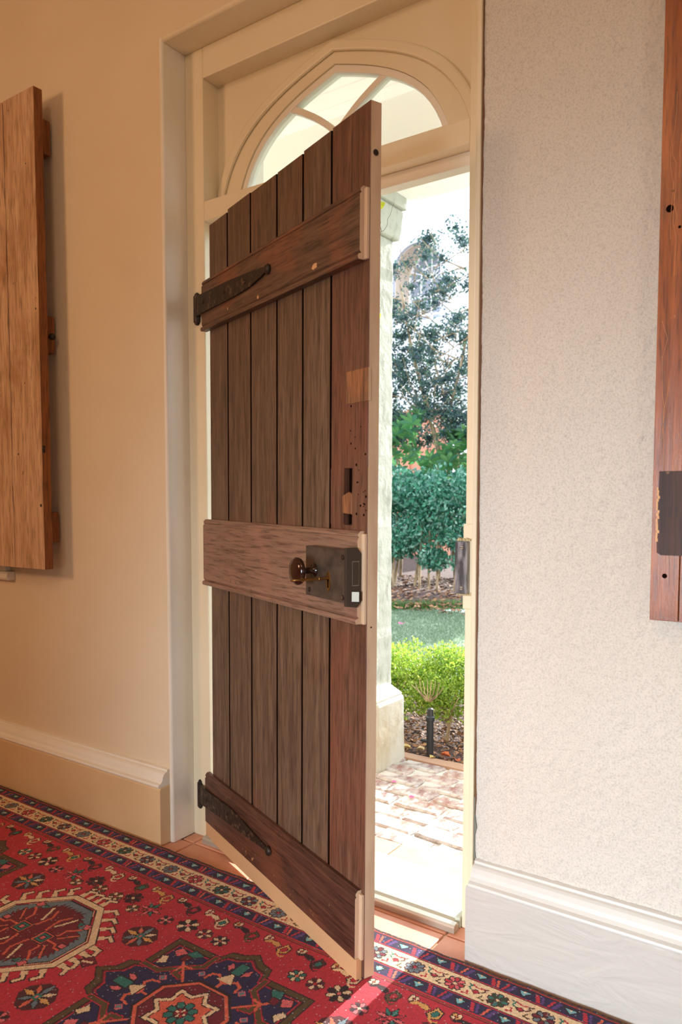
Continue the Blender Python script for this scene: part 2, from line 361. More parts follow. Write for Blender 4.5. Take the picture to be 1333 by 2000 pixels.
# fan panel with Tudor arch window
CX = (OL+OR)/2
def arch(hw, z0, zs, zp, n=14):
    """right half outline from bottom right to apex: springing curve then nearly straight"""
    pts = []
    P0, P1, P2, P3 = Vector((hw, zs)), Vector((hw*0.86, zs+(zp-zs)*0.60)), Vector((hw*0.50, zs+(zp-zs)*0.80)), Vector((0, zp))
    for i in range(n+1):
        t = i/n; pts.append(P0*(1-t)**3 + P1*3*t*(1-t)**2 + P2*3*t*t*(1-t) + P3*t**3)
    out = [Vector((hw, z0))] if z0 < zs else []
    return out + pts
def full(hw, z0, zs, zp):
    r = arch(hw, z0, zs, zp); l = [Vector((-p.x, p.y)) for p in reversed(r[:-1])]
    return [(CX+p.x, p.y) for p in r+l]
def strip(o1, o2, y0, y1, m=0):
    """solid band between two matching open outlines"""
    n = len(o1); mb = MB(); vs = []
    for a, c in zip(o1, o2): vs += [(a[0], y0, a[1]), (c[0], y0, c[1]), (c[0], y1, c[1]), (a[0], y1, a[1])]
    fs = []
    for i in range(n-1):
        k = 4*i
        for j in range(4): fs.append((k+j, k+(j+1) % 4, k+4+(j+1) % 4, k+4+j))
    fs += [(3, 2, 1, 0), tuple(4*(n-1)+j for j in range(4))]
    mb.add(vs, fs, m); return mb
IN = full(0.372, 2.082, 2.105, 2.388)
# panel spandrels: between the arch and the rectangle
n = len(IN)
rect = []
for i, (x, z) in enumerate(IN):
    dx = x-CX
    k = max(abs(dx)/0.47, 1e-6); zz = 2.462
    if i == 0 or i == n-1: rect.append((CX+math.copysign(0.4625, dx), 2.082))
    else:
        f = abs(dx)/0.372
        # march corner positions
        if f > 0.86: rect.append((CX+math.copysign(0.4625, dx), 2.082+(2.462-2.082)*min(1, (z-2.082)/0.10)))
        else: rect.append((CX+dx/0.86*1.0*0.4625/0.372, 2.462))
strip(IN, rect, 0.155, 0.185).build('fan_panel', m_trim, FR)
# raised moulding following a wider arch
MO, MI = full(0.460, 2.084, 2.125, 2.452), full(0.430, 2.084, 2.118, 2.420)
strip(MO, MI, 0.143, 0.156).build('arch_moulding', m_trim, FR, bevel=0.009)
fan = empty('window_1', (0, 0, 0), kind='structure')
B1, B2 = full(0.372, 2.085, 2.105, 2.388), full(0.352, 2.085, 2.103, 2.366)
strip(B1, B2, 0.160, 0.192).build('fan_frame', m_white, fan, bevel=0.003)
b = MB(); b.box(CX-0.37, CX+0.37, 0.160, 0.192, 2.082, 2.100); b.build('fan_sill', m_white, fan, bevel=0.002)
def bez(P, n=16):
    P = [Vector(p) for p in P]; out = []
    for i in range(n+1):
        t = i/n; out.append(P[0]*(1-t)**3+P[1]*3*t*(1-t)**2+P[2]*3*t*t*(1-t)+P[3]*t**3)
    return out
for sgn in (1, -1):
    c = bez([(sgn*0.175, 2.317), (sgn*0.06, 2.262), (-sgn*0.02, 2.20), (-sgn*0.075, 2.09)])
    o1, o2 = [], []
    for i, p in enumerate(c):
        d = (c[min(i+1, 16)]-c[max(i-1, 0)]).normalized(); nn = Vector((-d.y, d.x))*0.0095
        o1.append((CX+p.x+nn.x, p.y+nn.y)); o2.append((CX+p.x-nn.x, p.y-nn.y))
    strip(o1, o2, 0.163, 0.190).build('glazing_bar', m_white, fan, bevel=0.003)
b = MB(); g_out = full(0.354, 2.098, 2.104, 2.368)
b.add([(x, 0.176, z) for x, z in g_out]+[(x, 0.179, z) for x, z in g_out], [tuple(range(len(g_out))), tuple(range(len(g_out), 2*len(g_out)))[::-1]])
b.build('pane', m_glass, fan)

# threshold bar
th_ = empty('trim_2', (0, 0, 0), kind='structure')
b = MB(); b.prism([(0.044, 0.0), (0.044, 0.016), (0.048, 0.021), (0.062, 0.024), (0.070, 0.018), (0.074, 0.0)], OL+0.001, OR-0.001, alongx); b.build('threshold_nosing', m_alu, th_, bevel=0.001)
b = MB(); b.prism([(0.074, 0.0), (0.074, 0.014), (0.086, 0.020), (0.100, 0.020), (0.104, 0.010), (0.150, 0.010), (0.150, 0.0)], OL+0.001, OR-0.016, alongx); b.build('threshold_plate', m_alu, th_, bevel=0.001)
b = MB(); b.box(OR-0.016, OR-0.001, 0.078, 0.118, 0.0, 0.028); b.build('weather_seal', M('pale_rubber', 0.6, (196, 204, 190)).m, th_, bevel=0.002)

# baseboards
def baseboard(name, x0, x1, endr=False):
    bb = empty(name, (0, 0, 0), kind='structure')
    p = [(0, 0), (-0.050, 0), (-0.050, 0.186), (-0.046, 0.192), (0, 0.192)]
    q_ = [(0, 0.192), (-0.050, 0.192), (-0.052, 0.197), (-0.050, 0.202), (-0.040, 0.205), (-0.034, 0.212), (-0.032, 0.222), (-0.026, 0.232), (-0.020, 0.236), (-0.013, 0.238), (-0.012, 0.244), (0, 0.246)]
    fn = lambda a, y, z: (a, y, z)
    MB().prism(p, x0, x1, fn).build('skirting_board', m_base_left if endr else m_base, bb, bevel=0.0015)
    MB().prism(q_, x0+(0 if endr else 0.006), x1-(0.006 if endr else 0), fn).build('skirting_moulding', m_white if endr else m_mould_r, bb, bevel=0.001)
    return bb
baseboard('baseboard_left', -3.6, -1.079, True)
baseboard('baseboard_right', 0.0145, 3.0)

# ------------------------------------------------------------------ plank door (open about 22 degrees)
TH = 0.3886
door = empty('door_1', (-0.9829, 0.0817, 0.0), (0, 0.0103, -TH), 'open plank door of dark worn wood with three ledges, strap hinges and rim lock', 'door', kind='structure')
PW = 0.910; seams = [0.024, 0.160, 0.318, 0.477, 0.616, 0.751, PW]
tops = [1.992, 1.999, 1.996, 1.997, 2.001, 2.003]
pm = [m_plank, m_plank, m_plank, m_plank, m_plank, m_plank_red]
for i in range(6):
    u0, u1 = seams[i], seams[i+1]; g = 0.0022; c_ = 0.0022
    a = u0+(g if i else 0); e = u1-(g if i < 5 else 0)
    ca = c_ if i else 0.001; ce = c_ if i < 5 else 0.001
    prof = [(u0, 0.0284), (u0, 0.018), (a, 0.018), (a, ca), (a+ca, 0.0), (e-ce, 0.0), (e, ce), (e, 0.018), (u1, 0.018), (u1, 0.0284)]
    if i == 0: prof = [(u0, 0.0284), (u0, 0.001), (u0+0.001, 0.0), (e-ce, 0.0), (e, ce), (e, 0.018), (u1, 0.018), (u1, 0.0284)]
    if i == 5: prof = [(u0, 0.0284), (u0, 0.018), (a, 0.018), (a, ca), (a+ca, 0.0), (u1-0.001, 0.0), (u1, 0.001), (u1, 0.0284)]
    mb = MB()
    if i < 5:
        mb.prism(prof, 0.022, tops[i], alongz)
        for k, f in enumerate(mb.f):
            if len(f) == 4 and 0.0007 < sum(mb.v[j][1] for j in f)/4 < 0.0185: mb.m[k] = 1  # groove and chamfer faces coloured dark, joint shade put into the colour
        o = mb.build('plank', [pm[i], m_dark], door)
    else:
        # free-edge plank is notched for the old mortise slot
        mb.prism(prof, 1.215, tops[i]-0.0, alongz)
        mb.box(a, 0.8116, 0.0, 0.0284, 1.083, 1.215); mb.box(u0, a, 0.018, 0.0284, 1.083, 1.215); mb.box(0.8467, u1, 0.0, 0.0284, 1.083, 1.215); mb.box(0.8116, 0.8467, 0.016, 0.0284, 1.083, 1.215)
        mb.prism(prof, 0.022, 1.083, alongz)
        # material of the outer edge face = cream paint
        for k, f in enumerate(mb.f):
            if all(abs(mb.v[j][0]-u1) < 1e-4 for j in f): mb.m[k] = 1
            elif len(f) == 4 and 0.0007 < sum(mb.v[j][1] for j in f)/4 < 0.0185 and all(mb.v[j][0] < a+.004 for j in f): mb.m[k] = 2  # same painted joint shade on the end plank
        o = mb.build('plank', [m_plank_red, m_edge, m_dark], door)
        o['label'] = 'wider end plank of redder wood with a cream painted edge'
# mortise remains
b = MB(); b.box(0.812, 0.8465, 0.0145, 0.0165, 1.084, 1.2145); b.build('mortise_slot', m_dark, door)
b = MB(); b.prism([(0.806, 1.110), (0.846, 1.108), (0.846, 1.156), (0.833, 1.160), (0.806, 1.150)], -0.002, 0.012, lambda a, p, q: (p, a, q)); b.build('wood_block', m_patch, door, bevel=0.002)
# let-in patch
b = MB(); b.box(0.8215, PW+0.0012, -0.0012, 0.006, 1.362, 1.435, 0, 1); b.build('wood_patch', [m_patch, m_edge], door, label='lighter orange wood patch let into the end plank')
# nail holes and dents
b = MB()
for k in range(26):
    u = random.uniform(0.835, 0.905); z = random.uniform(1.09, 1.36)
    b.lathe([(random.uniform(0.0015, 0.0042), 0), (0.001, 0.0012)], (u, 0.0003, z), (0, -1, 0), 8)
o = b.build('nail_hole', m_dark, door, kind='stuff')
b = MB(); b.lathe([(0.0068, 0), (0.0068, 0.0012), (0.004, 0.0005)], (PW, 0.0138, 1.896), (1, 0, 0), 16); b.build('edge_screw', m_iron, door)
b = MB(); b.lathe([(0.002, 0), (0.002, 0.0006)], (PW, 0.012, 0.853), (1, 0, 0), 8); b.build('nail_hole', m_dark, door)

LT = 0.018; LW = 0.8974
def ledge(z0, z1, mat, top_bead=True, bot_bead=True):
    # profile in (n, z), n out of the door; moulded nosings at top and bottom
    p = [(0, z0)]
    p += [(LT+0.003, z0), (LT+0.005, z0+0.006), (LT+0.003, z0+0.012), (LT-0.004, z0+0.014), (LT-0.001, z0+0.018), (LT, z0+0.020)] if bot_bead else [(LT, z0)]
    p += [(LT, z1-0.020), (LT-0.001, z1-0.018), (LT-0.004, z1-0.014), (LT-0.001, z1-0.012), (LT-0.002, z1-0.006), (LT-0.008, z1), (0, z1)] if top_bead else [(LT, z1), (0, z1)]
    mb = MB(); mb.prism(p, 0.0, LW, lambda a, n_, z: (a, -n_, z), 0, 0, 1)
    return mb.build('ledge', [mat, m_edge], door, bevel=0.0008)
L1 = ledge(1.668, 1.826, m_ledge_top); L2 = ledge(0.860, 1.072, m_ledge_mid); L3 = ledge(0.068, 0.233, m_ledge_low, True, False)
L2['label'] = 'middle ledge of paler pinkish brown wood'
# ledge ends carried to plank edge (packing)
for z0, z1 in ((1.668, 1.82), (0.860, 1.066), (0.068, 0.226)):
    b = MB(); b.box(LW, PW, -0.0085, 0.0, z0, z1, 0); b.build('ledge_packing', m_edge, door, bevel=0.002)
b = MB(); b.prism([(0, 0.014), (LT-0.003, 0.014), (LT-0.001, 0.018), (LT-0.001, 0.068), (0, 0.068)], 0.002, LW+0.004, lambda a, n_, z: (a, -n_, z)); b.build('weather_board', M('tan_strip_paint', 0.5, (204, 160, 118)).m, door, bevel=0.0015, label='cream painted strip along the foot of the door')
# paint chips
for (u, z, r) in ((0.703, 1.700, 0.013), (0.40, 1.690, 0.006), (0.20, 1.700, 0.004)):
    b = MB(); k = 9; b.prism([(u+r*random.uniform(0.6, 1.3)*math.cos(j*6.283/k), z+0.8*r*random.uniform(0.5, 1.3)*math.sin(j*6.283/k)) for j in range(k)], -LT-0.0004, -LT+0.001, lambda a, p, q: (p, a, q)); b.build('paint_chip', M('bare_chip', 0.8, (208, 160, 110)).m, L1)

# strap hinges
def strap(zc, pts_top, pts_bot, fin, zk0, zk1):
    st = empty('strap_hinge', (0, 0, 0)); st.parent = door
    N0 = -LT-0.0008; N1 = -LT-0.0068
    o1 = [(u, z) for u, z in pts_top]; o2 = [(u, z) for u, z in pts_bot]
    strip(o1, o2, N0, N1).build('strap', m_iron, st, bevel=0.001)
    b = MB(); b.lathe([(0.013, 0), (0.014, 0.004), (0.011, 0.009), (0.005, 0.011)], (fin[0], N0, fin[1]), (0, -1, 0), 18); b.build('finial', m_iron, st, smooth=True)
    # knuckle on the frame face
    kx, ky = -0.050, -0.012
    b = MB(); b.lathe([(0.004, -0.008), (0.009, -0.004), (0.009, 0.0), (0.012, 0.0), (0.012, zk1-zk0), (0.009, zk1-zk0), (0.009, zk1-zk0+0.006), (0.003, zk1-zk0+0.012)], (kx, ky, zk0), (0, 0, 1), 16); b.build('knuckle', m_iron, st, smooth=False)
    zt, zb_ = pts_top[0][1], pts_bot[0][1]
    b = MB(); b.add([(kx, ky-0.008, zt), (0.0, N1, zt), (0.0, N0, zt), (kx, ky, zt), (kx, ky-0.008, zb_), (0.0, N1, zb_), (0.0, N0, zb_), (kx, ky, zb_)], [(0, 1, 2, 3), (4, 7, 6, 5), (0, 4, 5, 1), (1, 5, 6, 2), (2, 6, 7, 3), (3, 7, 4, 0)]); b.build('strap_end', m_iron, st)
    for u in (0.03, 0.19, 0.33):
        j = min(range(len(o1)), key=lambda i: abs(o1[i][0]-u))
        b = MB(); b.lathe([(0.006, 0), (0.005, 0.003), (0.002, 0.004)], (u, N1, (o1[j][1]+o2[j][1])/2), (0, -1, 0), 10); b.build('rivet', m_iron, st)
    # pintle plate on the post
    return st
strap(1.75, [(0.0, 1.782), (0.10, 1.780), (0.25, 1.774), (0.35, 1.768), (0.43, 1.762), (0.455, 1.757)], [(0.0, 1.722), (0.10, 1.722), (0.25, 1.722), (0.35, 1.726), (0.43, 1.738), (0.455, 1.744)], (0.464, 1.750), 1.705, 1.788)
strap(0.15, [(0.0, 0.180), (0.10, 0.184), (0.21, 0.189), (0.30, 0.180), (0.40, 0.168), (0.455, 0.162)], [(0.0, 0.120), (0.10, 0.128), (0.21, 0.136), (0.30, 0.141), (0.40, 0.148), (0.455, 0.151)], (0.465, 0.156), 0.100, 0.182)

# rim lock
lk = empty('rim_lock', (0, 0, 0)); lk.parent = door; lk['label'] = 'square brown iron rim lock on the middle ledge'
LF = -0.048
b = MB(); b.box(0.716, 0.893, LF, -LT-0.0005, 0.910, 1.030); b.build('lock_case', m_lock, lk, bevel=0.0015)
b = MB(); b.prism([(LF-0.002, 0.903), (LF-0.002, 1.035), (-0.020, 1.035), (-0.0035, 1.016), (-0.0035, 0.916), (-0.020, 0.899)], LW+0.0002 - 0.006, LW+0.003, lambda a, n_, z: (a, n_, z)); b.build('forend', m_forend, lk, bevel=0.0008)
b = MB(); b.prism([(-0.0345, 0.949), (-0.0345, 1.005), (-0.016, 1.005), (-0.016, 0.949)], LW+0.003, LW+0.0045, lambda a, n_, z: (a, n_, z)); b.build('deadbolt', m_steel, lk)
b = MB(); b.prism([(-0.0335, 0.951), (-0.0335, 1.003), (-0.0175, 1.003), (-0.0175, 0.951)], LW+0.0042, LW+0.0050, lambda a, n_, z: (a, n_, z)); b.build('deadbolt_face', m_forend, lk)
b = MB(); b.add([(LW+0.002, -0.036, 0.914), (LW+0.002, -0.020, 0.914), (LW+0.014, -0.0225, 0.914), (LW+0.002, -0.036, 0.936), (LW+0.002, -0.020, 0.936), (LW+0.014, -0.0225, 0.936)], [(0, 1, 2), (3, 5, 4), (0, 3, 4, 1), (1, 4, 5, 2), (2, 5, 3, 0)]); b.build('latch_bolt', m_steel, lk)
for u, z in ((0.883, 1.013), (0.883, 0.922), (0.735, 0.925)):
    b = MB(); b.lathe([(0.0062, 0), (0.0055, 0.002), (0.002, 0.003)], (u, LF, z), (0, -1, 0), 12); b.build('screw', m_iron, lk)
kn = MB(); kn.lathe([(0.016, 0.0), (0.015, 0.003), (0.008, 0.005), (0.007, 0.026), (0.010, 0.034), (0.024, 0.037), (0.0320, 0.042), (0.0330, 0.048), (0.029, 0.053), (0.016, 0.057), (0.004, 0.058)], (0.757, LF, 0.973), (0, -1, 0), 28)
kn.build('knob', m_knob, lk, smooth=True)
b = MB(); b.lathe([(0.0175, 0.0), (0.0175, 0.0015)], (0, 0, 0), (0, -1, 0), 24)
b.v = [(0.822+x*0.55, LF+y, 0.953+z*1.35) for x, y, z in b.v]; b.build('keyhole_plate', m_brass, lk, bevel=0.0005)
b = MB(); b.lathe([(0.004, 0), (0.004, 0.0004)], (0.822, LF-0.0016, 0.956), (0, -1, 0), 14); b.box(0.8197, 0.8243, LF-0.002, LF-0.0016, 0.938, 0.956); b.build('keyhole', m_dark, lk)
# key, a thing of its own, standing in the keyhole
Rd = Euler((0, 0.0103, -TH)).to_matrix(); kpos = Vector((-0.9829, 0.0817, 0)) + Rd @ Vector((0.822, LF-0.002, 0.960))
key = empty('key', kpos, (0, 0.0103, -TH), 'long aged brass key standing in the keyhole of the rim lock', 'key')
b = MB(); b.lathe([(0.0033, 0), (0.0033, 0.020), (0.0048, 0.021), (0.0048, 0.025), (0.0033, 0.026), (0.0033, 0.064), (0.0048, 0.065), (0.0048, 0.069), (0.003, 0.070)], (0, 0, 0), (0, -1, 0), 12); b.build('shank', m_brass, key, smooth=False)
ring = [(0.0, -0.084+0.014*math.cos(a), 0.0) for a in ()]
b = MB(); pts = [(0.012*math.sin(a)*0.95+0.0, -0.082+0.013*math.cos(a), 0.0016*math.sin(a)) for a in [k*2*math.pi/20 for k in range(21)]]
b.tube(pts, 0.0026, 8); b.build('bow', m_brass, key, smooth=True)

# ------------------------------------------------------------------ shutters on the wall
# left: white window sill below it
sill = empty('window_2', (0, 0, 0), kind='structure')
b = MB(); b.prism([(0, 0.822), (-0.028, 0.822), (-0.036, 0.832), (-0.036, 0.846), (-0.028, 0.856), (0, 0.856)], -2.9, -1.955, alongx); b.build('sill_nosing', m_white, sill, bevel=0.003)
b = MB(); b.box(-2.9, -1.985, -0.022, 0, 0.856, 0.900); b.build('sill_board', m_white, sill, bevel=0.003)
sl = empty('wooden_shutter', (-1.605, 0, 0.887), label='pale weathered plank shutter hanging on the left wall above the sill', cat='shutter')
org = (-1.605, 0, 0.887)
Y0, Y1 = -0.100, -0.066
lean = 0.0
for (x0, x1) in ((-1.788, -1.605), (-1.990, -1.793), (-2.200, -1.995)):
    mb = MB(); n = 26; rnd = x1 < -1.7
    for i in range(n+1):
        z = 0.887+(2.545-0.887)*i/n; xr = x1+(random.uniform(-0.004, 0.003) if rnd else random.uniform(-0.0008, 0.0008)); xl = x0+random.uniform(-0.002, 0.002)
        mb.v += [(xl, Y0, z), (xr, Y0, z), (xr, Y1, z), (xl, Y1, z)]
        if i:
            k = 4*(i-1)
            for j in range(4): mb.f.append((k+j, k+(j+1) % 4, k+4+(j+1) % 4, k+4+j)); mb.m.append(1 if (j == 1 and not rnd) else 0)
    mb.f += [(3, 2, 1, 0), (4*n, 4*n+1, 4*n+2, 4*n+3)]; mb.m += [1, 1]
    mb.build('plank', [m_sh_l, m_sh_le], sl, org, bevel=0.0015)
for z0, z1 in ((2.35, 2.47), (1.66, 1.79), (0.98, 1.09)):
    b = MB(); b.box(-2.18, -1.642, Y1, -0.012, z0, z1); b.build('batten', m_sh_le, sl, org, bevel=0.003)
b = MB(); b.lathe([(0.004, 0), (0.004, 0.010), (0.011, 0.012), (0.012, 0.020), (0.007, 0.026)], (-1.642, -0.035, 1.715), (1, 0, 0), 14); b.build('knob', m_iron, sl, org, smooth=True)
b = MB(); b.box(-1.6055, -1.6035, -0.099, -0.088, 1.30, 1.325); b.build('iron_mark', m_iron, sl, org)
for x, z, r in ((-1.622, 1.80, .004), (-1.620, 1.115, .006), (-1.66, 2.30, .003), (-1.70, 1.55, .003), (-1.75, 1.30, .004)):
    b = MB(); b.lathe([(r, 0), (r*0.6, 0.0006)], (x, Y0, z), (0, -1, 0), 8)
    b.build('nail_head', m_iron, sl, org)
# seam filler between boards shows dark behind
sr = empty('wooden_shutter', (0.42, 0, 0.887), label='glossy reddish-brown plank shutter cut off by the right edge of the photo', cat='shutter')
org = (0.42, 0, 0.887)
for (x0, x1) in ((0.428, 0.4825), (0.4838, 0.70), (0.702, 0.92)):
    b = MB(); b.box(x0, x1, -0.060, -0.030, 0.886, 2.545); b.build('plank', m_sh_r, sr, org, bevel=0.001)
for z0, z1 in ((2.30, 2.42), (1.62, 1.74), (0.96, 1.07)):
    b = MB(); b.box(0.445, 0.90, -0.030, -0.006, z0, z1); b.build('batten', m_sh_r, sr, org, bevel=0.003)
mb = MB(); out = [(0.4400, 1.190), (0.4395, 1.12), (0.4405, 1.08), (0.438, 1.05), (0.439, 1.025), (0.447, 1.020), (0.60, 1.020), (0.60, 1.190)]
mb.prism(out, -0.0612, -0.058, lambda a, p, q: (p, a, q)); mb.build('hinge_mark', m_sh_rd, sr, org, label='dark rectangular mark left by old hardware')
b = MB()
for k in range(26):
    z = 1.03+k*0.0058; x = 0.4385+random.uniform(-0.0015, 0.0015)
    if 1.045 < z < 1.155: b.box(x-0.0015, x+random.uniform(0.001, 0.0035), -0.0618, -0.0595, z, z+0.006)
b.build('bare_wood_edge', M('bare_pale_wood', 0.8, (224, 176, 130)).m, sr, org)
for x, z, r in ((0.4465, 1.707, 0.0075), (0.452, 1.740, 0.0025), (0.4655, 1.668, 0.003), (0.455, 0.978, 0.005)):
    b = MB(); b.lathe([(r, 0), (r*0.9, 0.0005)], (x, -0.0600, z), (0, -1, 0), 14); b.build('nail_hole', m_dark, sr, org)
b = MB()
for k in range(9):   # drying cracks down the board
    x = 0.452+random.uniform(-0.012, 0.024); z = random.uniform(0.9, 1.9); h = random.uniform(0.10, 0.3); pts = []
    for i in range(9): pts.append((x+random.uniform(-0.001, 0.001)+i*0.0006*random.choice((-1, 1)), -0.0602, z+h*i/8))
    b.tube(pts, 0.0006, 4)
b.build('crack', M('raised_grain', 0.6, (196, 128, 80)).m, sr, org)
# ------------------------------------------------------------------ rug: a knotted pile, one colour per knot
K = 0.003
RX0, RX1, RY0, RY1 = -2.75, 1.05, -0.0580, -1.126
nx, ny = int((RX1-RX0)/K), int((RY0-RY1)/K)
gx = RX0+(np.arange(nx)+0.5)*K; gv = (np.arange(ny)+0.5)*K      # gv: distance in from the edge at the wall
IMG = np.zeros((ny, nx, 3))
lin = lambda c: np.array(srgb(*c)[:3])
RED, NAVY, DBR, CREAM = lin((196, 42, 58)), lin((44, 34, 74)), lin((84, 30, 34)), lin((240, 210, 168))
BLUG, TEAL, ORG, PINK = lin((112, 128, 138)), lin((48, 118, 106)), lin((226, 104, 76)), lin((228, 108, 112))
OLIVE, LBLUE, BLK, WINE, GOLD = lin((92, 70, 36)), lin((126, 190, 200)), lin((46, 24, 30)), lin((118, 26, 40)), lin((224, 168, 92))
PURP = lin((92, 62, 128))
def poly(pts, col):
    pts = np.array(pts, float); x0, v0 = pts.min(0); x1, v1 = pts.max(0)
    i0, i1 = max(int((x0-RX0)/K)-1, 0), min(int((x1-RX0)/K)+2, nx); j0, j1 = max(int(v0/K)-1, 0), min(int(v1/K)+2, ny)
    if i1 <= i0 or j1 <= j0: return
    X, V = np.meshgrid(gx[i0:i1], gv[j0:j1]); ins = np.zeros(X.shape, bool); n = len(pts)
    for a in range(n):
        xa, va = pts[a]; xb, vb = pts[(a+1) % n]
        if va == vb: continue
        c = ((va > V) != (vb > V)) & (X < (xb-xa)*(V-va)/(vb-va)+xa); ins ^= c
    IMG[j0:j1, i0:i1][ins] = col
class T:
    """motif frame: origin, scale, rotation (degrees), flips"""
    def __init__(s, x, v, sc=1, rot=0, fx=1, fv=1): s.p = (x, v, sc, math.radians(rot), fx, fv)
    def __call__(s, pts):
        x, v, sc, r, fx, fv = s.p; c, q = math.cos(r), math.sin(r)
        return [(x+sc*(c*px*fx-q*pv*fv), v+sc*(q*px*fx+c*pv*fv)) for px, pv in pts]
def line(pts, wd, col, t=None):
    if t: pts = t(pts)
    for (xa, va), (xb, vb) in zip(pts[:-1], pts[1:]):
        d = math.hypot(xb-xa, vb-va) or 1e-9; ux, uv = (xb-xa)/d*wd/2, (vb-va)/d*wd/2
        poly([(xa-ux-uv, va-uv+ux), (xb+ux-uv, vb+uv+ux), (xb+ux+uv, vb+uv-ux), (xa-ux+uv, va-uv-ux)], col)
def grow(pts, g):
    cx = sum(p[0] for p in pts)/len(pts); cv = sum(p[1] for p in pts)/len(pts)
    return [(cx+(x-cx)*(1+g/max(math.hypot(x-cx, v-cv), 1e-6)), cv+(v-cv)*(1+g/max(math.hypot(x-cx, v-cv), 1e-6))) for x, v in pts]
def shape(pts, fill, edge=None, t=None, g=0.0038):
    if t: pts = t(pts)
    if edge is not None: poly(grow(pts, g), edge)
    poly(pts, fill)
def flower(x, v, r, cols, npet=8, edge=BLK, mid=CREAM, rot=0):
    for pas in (0, 1):
        for k in range(npet):
            a = 2*math.pi*k/npet+rot; d = math.pi/npet*0.86
            P = [(x+r*0.2*math.cos(a), v+r*0.2*math.sin(a)), (x+r*0.72*math.cos(a-d), v+r*0.72*math.sin(a-d)), (x+r*math.cos(a-d*.45), v+r*math.sin(a-d*.45)), (x+r*math.cos(a+d*.45), v+r*math.sin(a+d*.45)), (x+r*0.72*math.cos(a+d), v+r*0.72*math.sin(a+d))]
            poly(grow(P, 0.0035) if pas == 0 else P, edge if pas == 0 else cols[k % len(cols)])
    s = r*0.24; poly([(x-s, v), (x, v-s), (x+s, v), (x, v+s)], mid)
def star8(x, v, r, cols, edge=DBR, mid=TEAL):
    base = [(-r, -r*.35), (-r*.35, -r), (r*.35, -r), (r, -r*.35), (r, r*.35), (r*.35, r), (-r*.35, r), (-r, r*.35)]
    poly([(x+a*0.98, v+b*0.98) for a, b in base], edge)
    for k in range(8):
        a = math.pi/4*k; L = r*(1.05 if k % 2 == 0 else 0.95)
        P = [(x+r*.14*math.cos(a), v+r*.14*math.sin(a)), (x+L*.55*math.cos(a-.26), v+L*.55*math.sin(a-.26)), (x+L*math.cos(a), v+L*math.sin(a)), (x+L*.55*math.cos(a+.26), v+L*.55*math.sin(a+.26))]
        poly(grow(P, 0.003), BLK); poly(P, cols[k % len(cols)])
    s = r*.2; poly([(x-s, v-s), (x+s, v-s), (x+s, v+s), (x-s, v+s)], mid); s *= .45; poly([(x-s, v-s), (x+s, v-s), (x+s, v+s), (x-s, v+s)], PINK)

IMG[:] = RED
W2 = 1.044/2
P = 0.1065
def band(v0, v1, col): poly([(RX0-1, v0), (RX1+1, v0), (RX1+1, v1), (RX0-1, v1)], col)
def border(f):
    """f maps the distance from this long edge to v (mirrored on the other side)"""
    B = lambda a, c, col: band(*sorted((f(a), f(c))), col)
    B(0, .004, OLIVE); B(.004, .007, RED); B(.007, .0085, BLK); B(.0085, .042, NAVY); B(.042, .045, RED); B(.045, .049, DBR); B(.049, .053, CREAM)
    B(.053, .111, CREAM); B(.111, .114, DBR); B(.114, .117, RED); B(.117, .154, NAVY); B(.154, .158, RED); B(.158, .162, OLIVE); B(.162, .164, RED); B(.164, .168, DBR)
    k0 = int((RX0+1.837)/P)-2
    for k in range(k0, k0+42):
        for (xb, va, vb) in ((-1.837, .0095, .041), (-1.733, .118, .153)):
            x = xb+k*P; m = (va+vb)/2; h = (vb-va)/2
            poly([(x-.020, f(va+.004)), (x+.020, f(va+.004)), (x+.004, f(vb-.004)), (x-.004, f(vb-.004))], BLK)
            poly([(x-.013, f(m-.007)), (x+.013, f(m-.007)), (x, f(m+.009))], LBLUE); poly([(x-.004, f(m-.008)), (x+.004, f(m-.008)), (x, f(m-.001))], CREAM)
            for s, c1, c2 in ((1, PURP, RED), (-1, RED, PURP)):
                q = x+s*.030; poly([(q-.004-s*.004, f(va+.002)), (q+.005-s*.004, f(va+.002)), (q+.006+s*.006, f(vb-.002)), (q-.004+s*.006, f(vb-.002))], c2)
                q = x+s*.043; poly([(q-.003-s*.003, f(va+.003)), (q+.003-s*.003, f(va+.003)), (q+.003+s*.004, f(vb-.003)), (q-.003+s*.004, f(vb-.003))], c1 if k % 3 else ORG)
        # cream guard: rosettes with a hooked red diamond between
        x = -1.771+k*P; vm = f(.082)
        cc = ([BLUG, BLUG], [RED, PINK], [TEAL, lin((40, 70, 40))], [WINE, BLUG])[k % 4]
        flower(x, vm, .023, cc, 8, BLK if k % 2 else DBR, CREAM if k % 4 else RED)
        x += P/2
        for s in (-1, 1):
            line([(x+s*.024, f(.062)), (x+s*.016, f(.066)), (x+s*.020, f(.074)), (x+s*.013, f(.080))], .0042, DBR if s > 0 else TEAL)
            line([(x+s*.026, f(.102)), (x+s*.014, f(.100)), (x+s*.018, f(.090))], .0042, RED if s < 0 else OLIVE)
        line([(x-.016, f(.062)), (x, f(.068)), (x+.014, f(.064))], .004, RED)
        s = .0095; poly([(x-s*1.3, f(.083)), (x, f(.083-s)), (x+s*1.3, f(.083)), (x, f(.083+s))], DBR); s = .006; poly([(x-s*1.2, f(.083)), (x, f(.083-s)), (x+s*1.2, f(.083)), (x, f(.083+s))], RED)
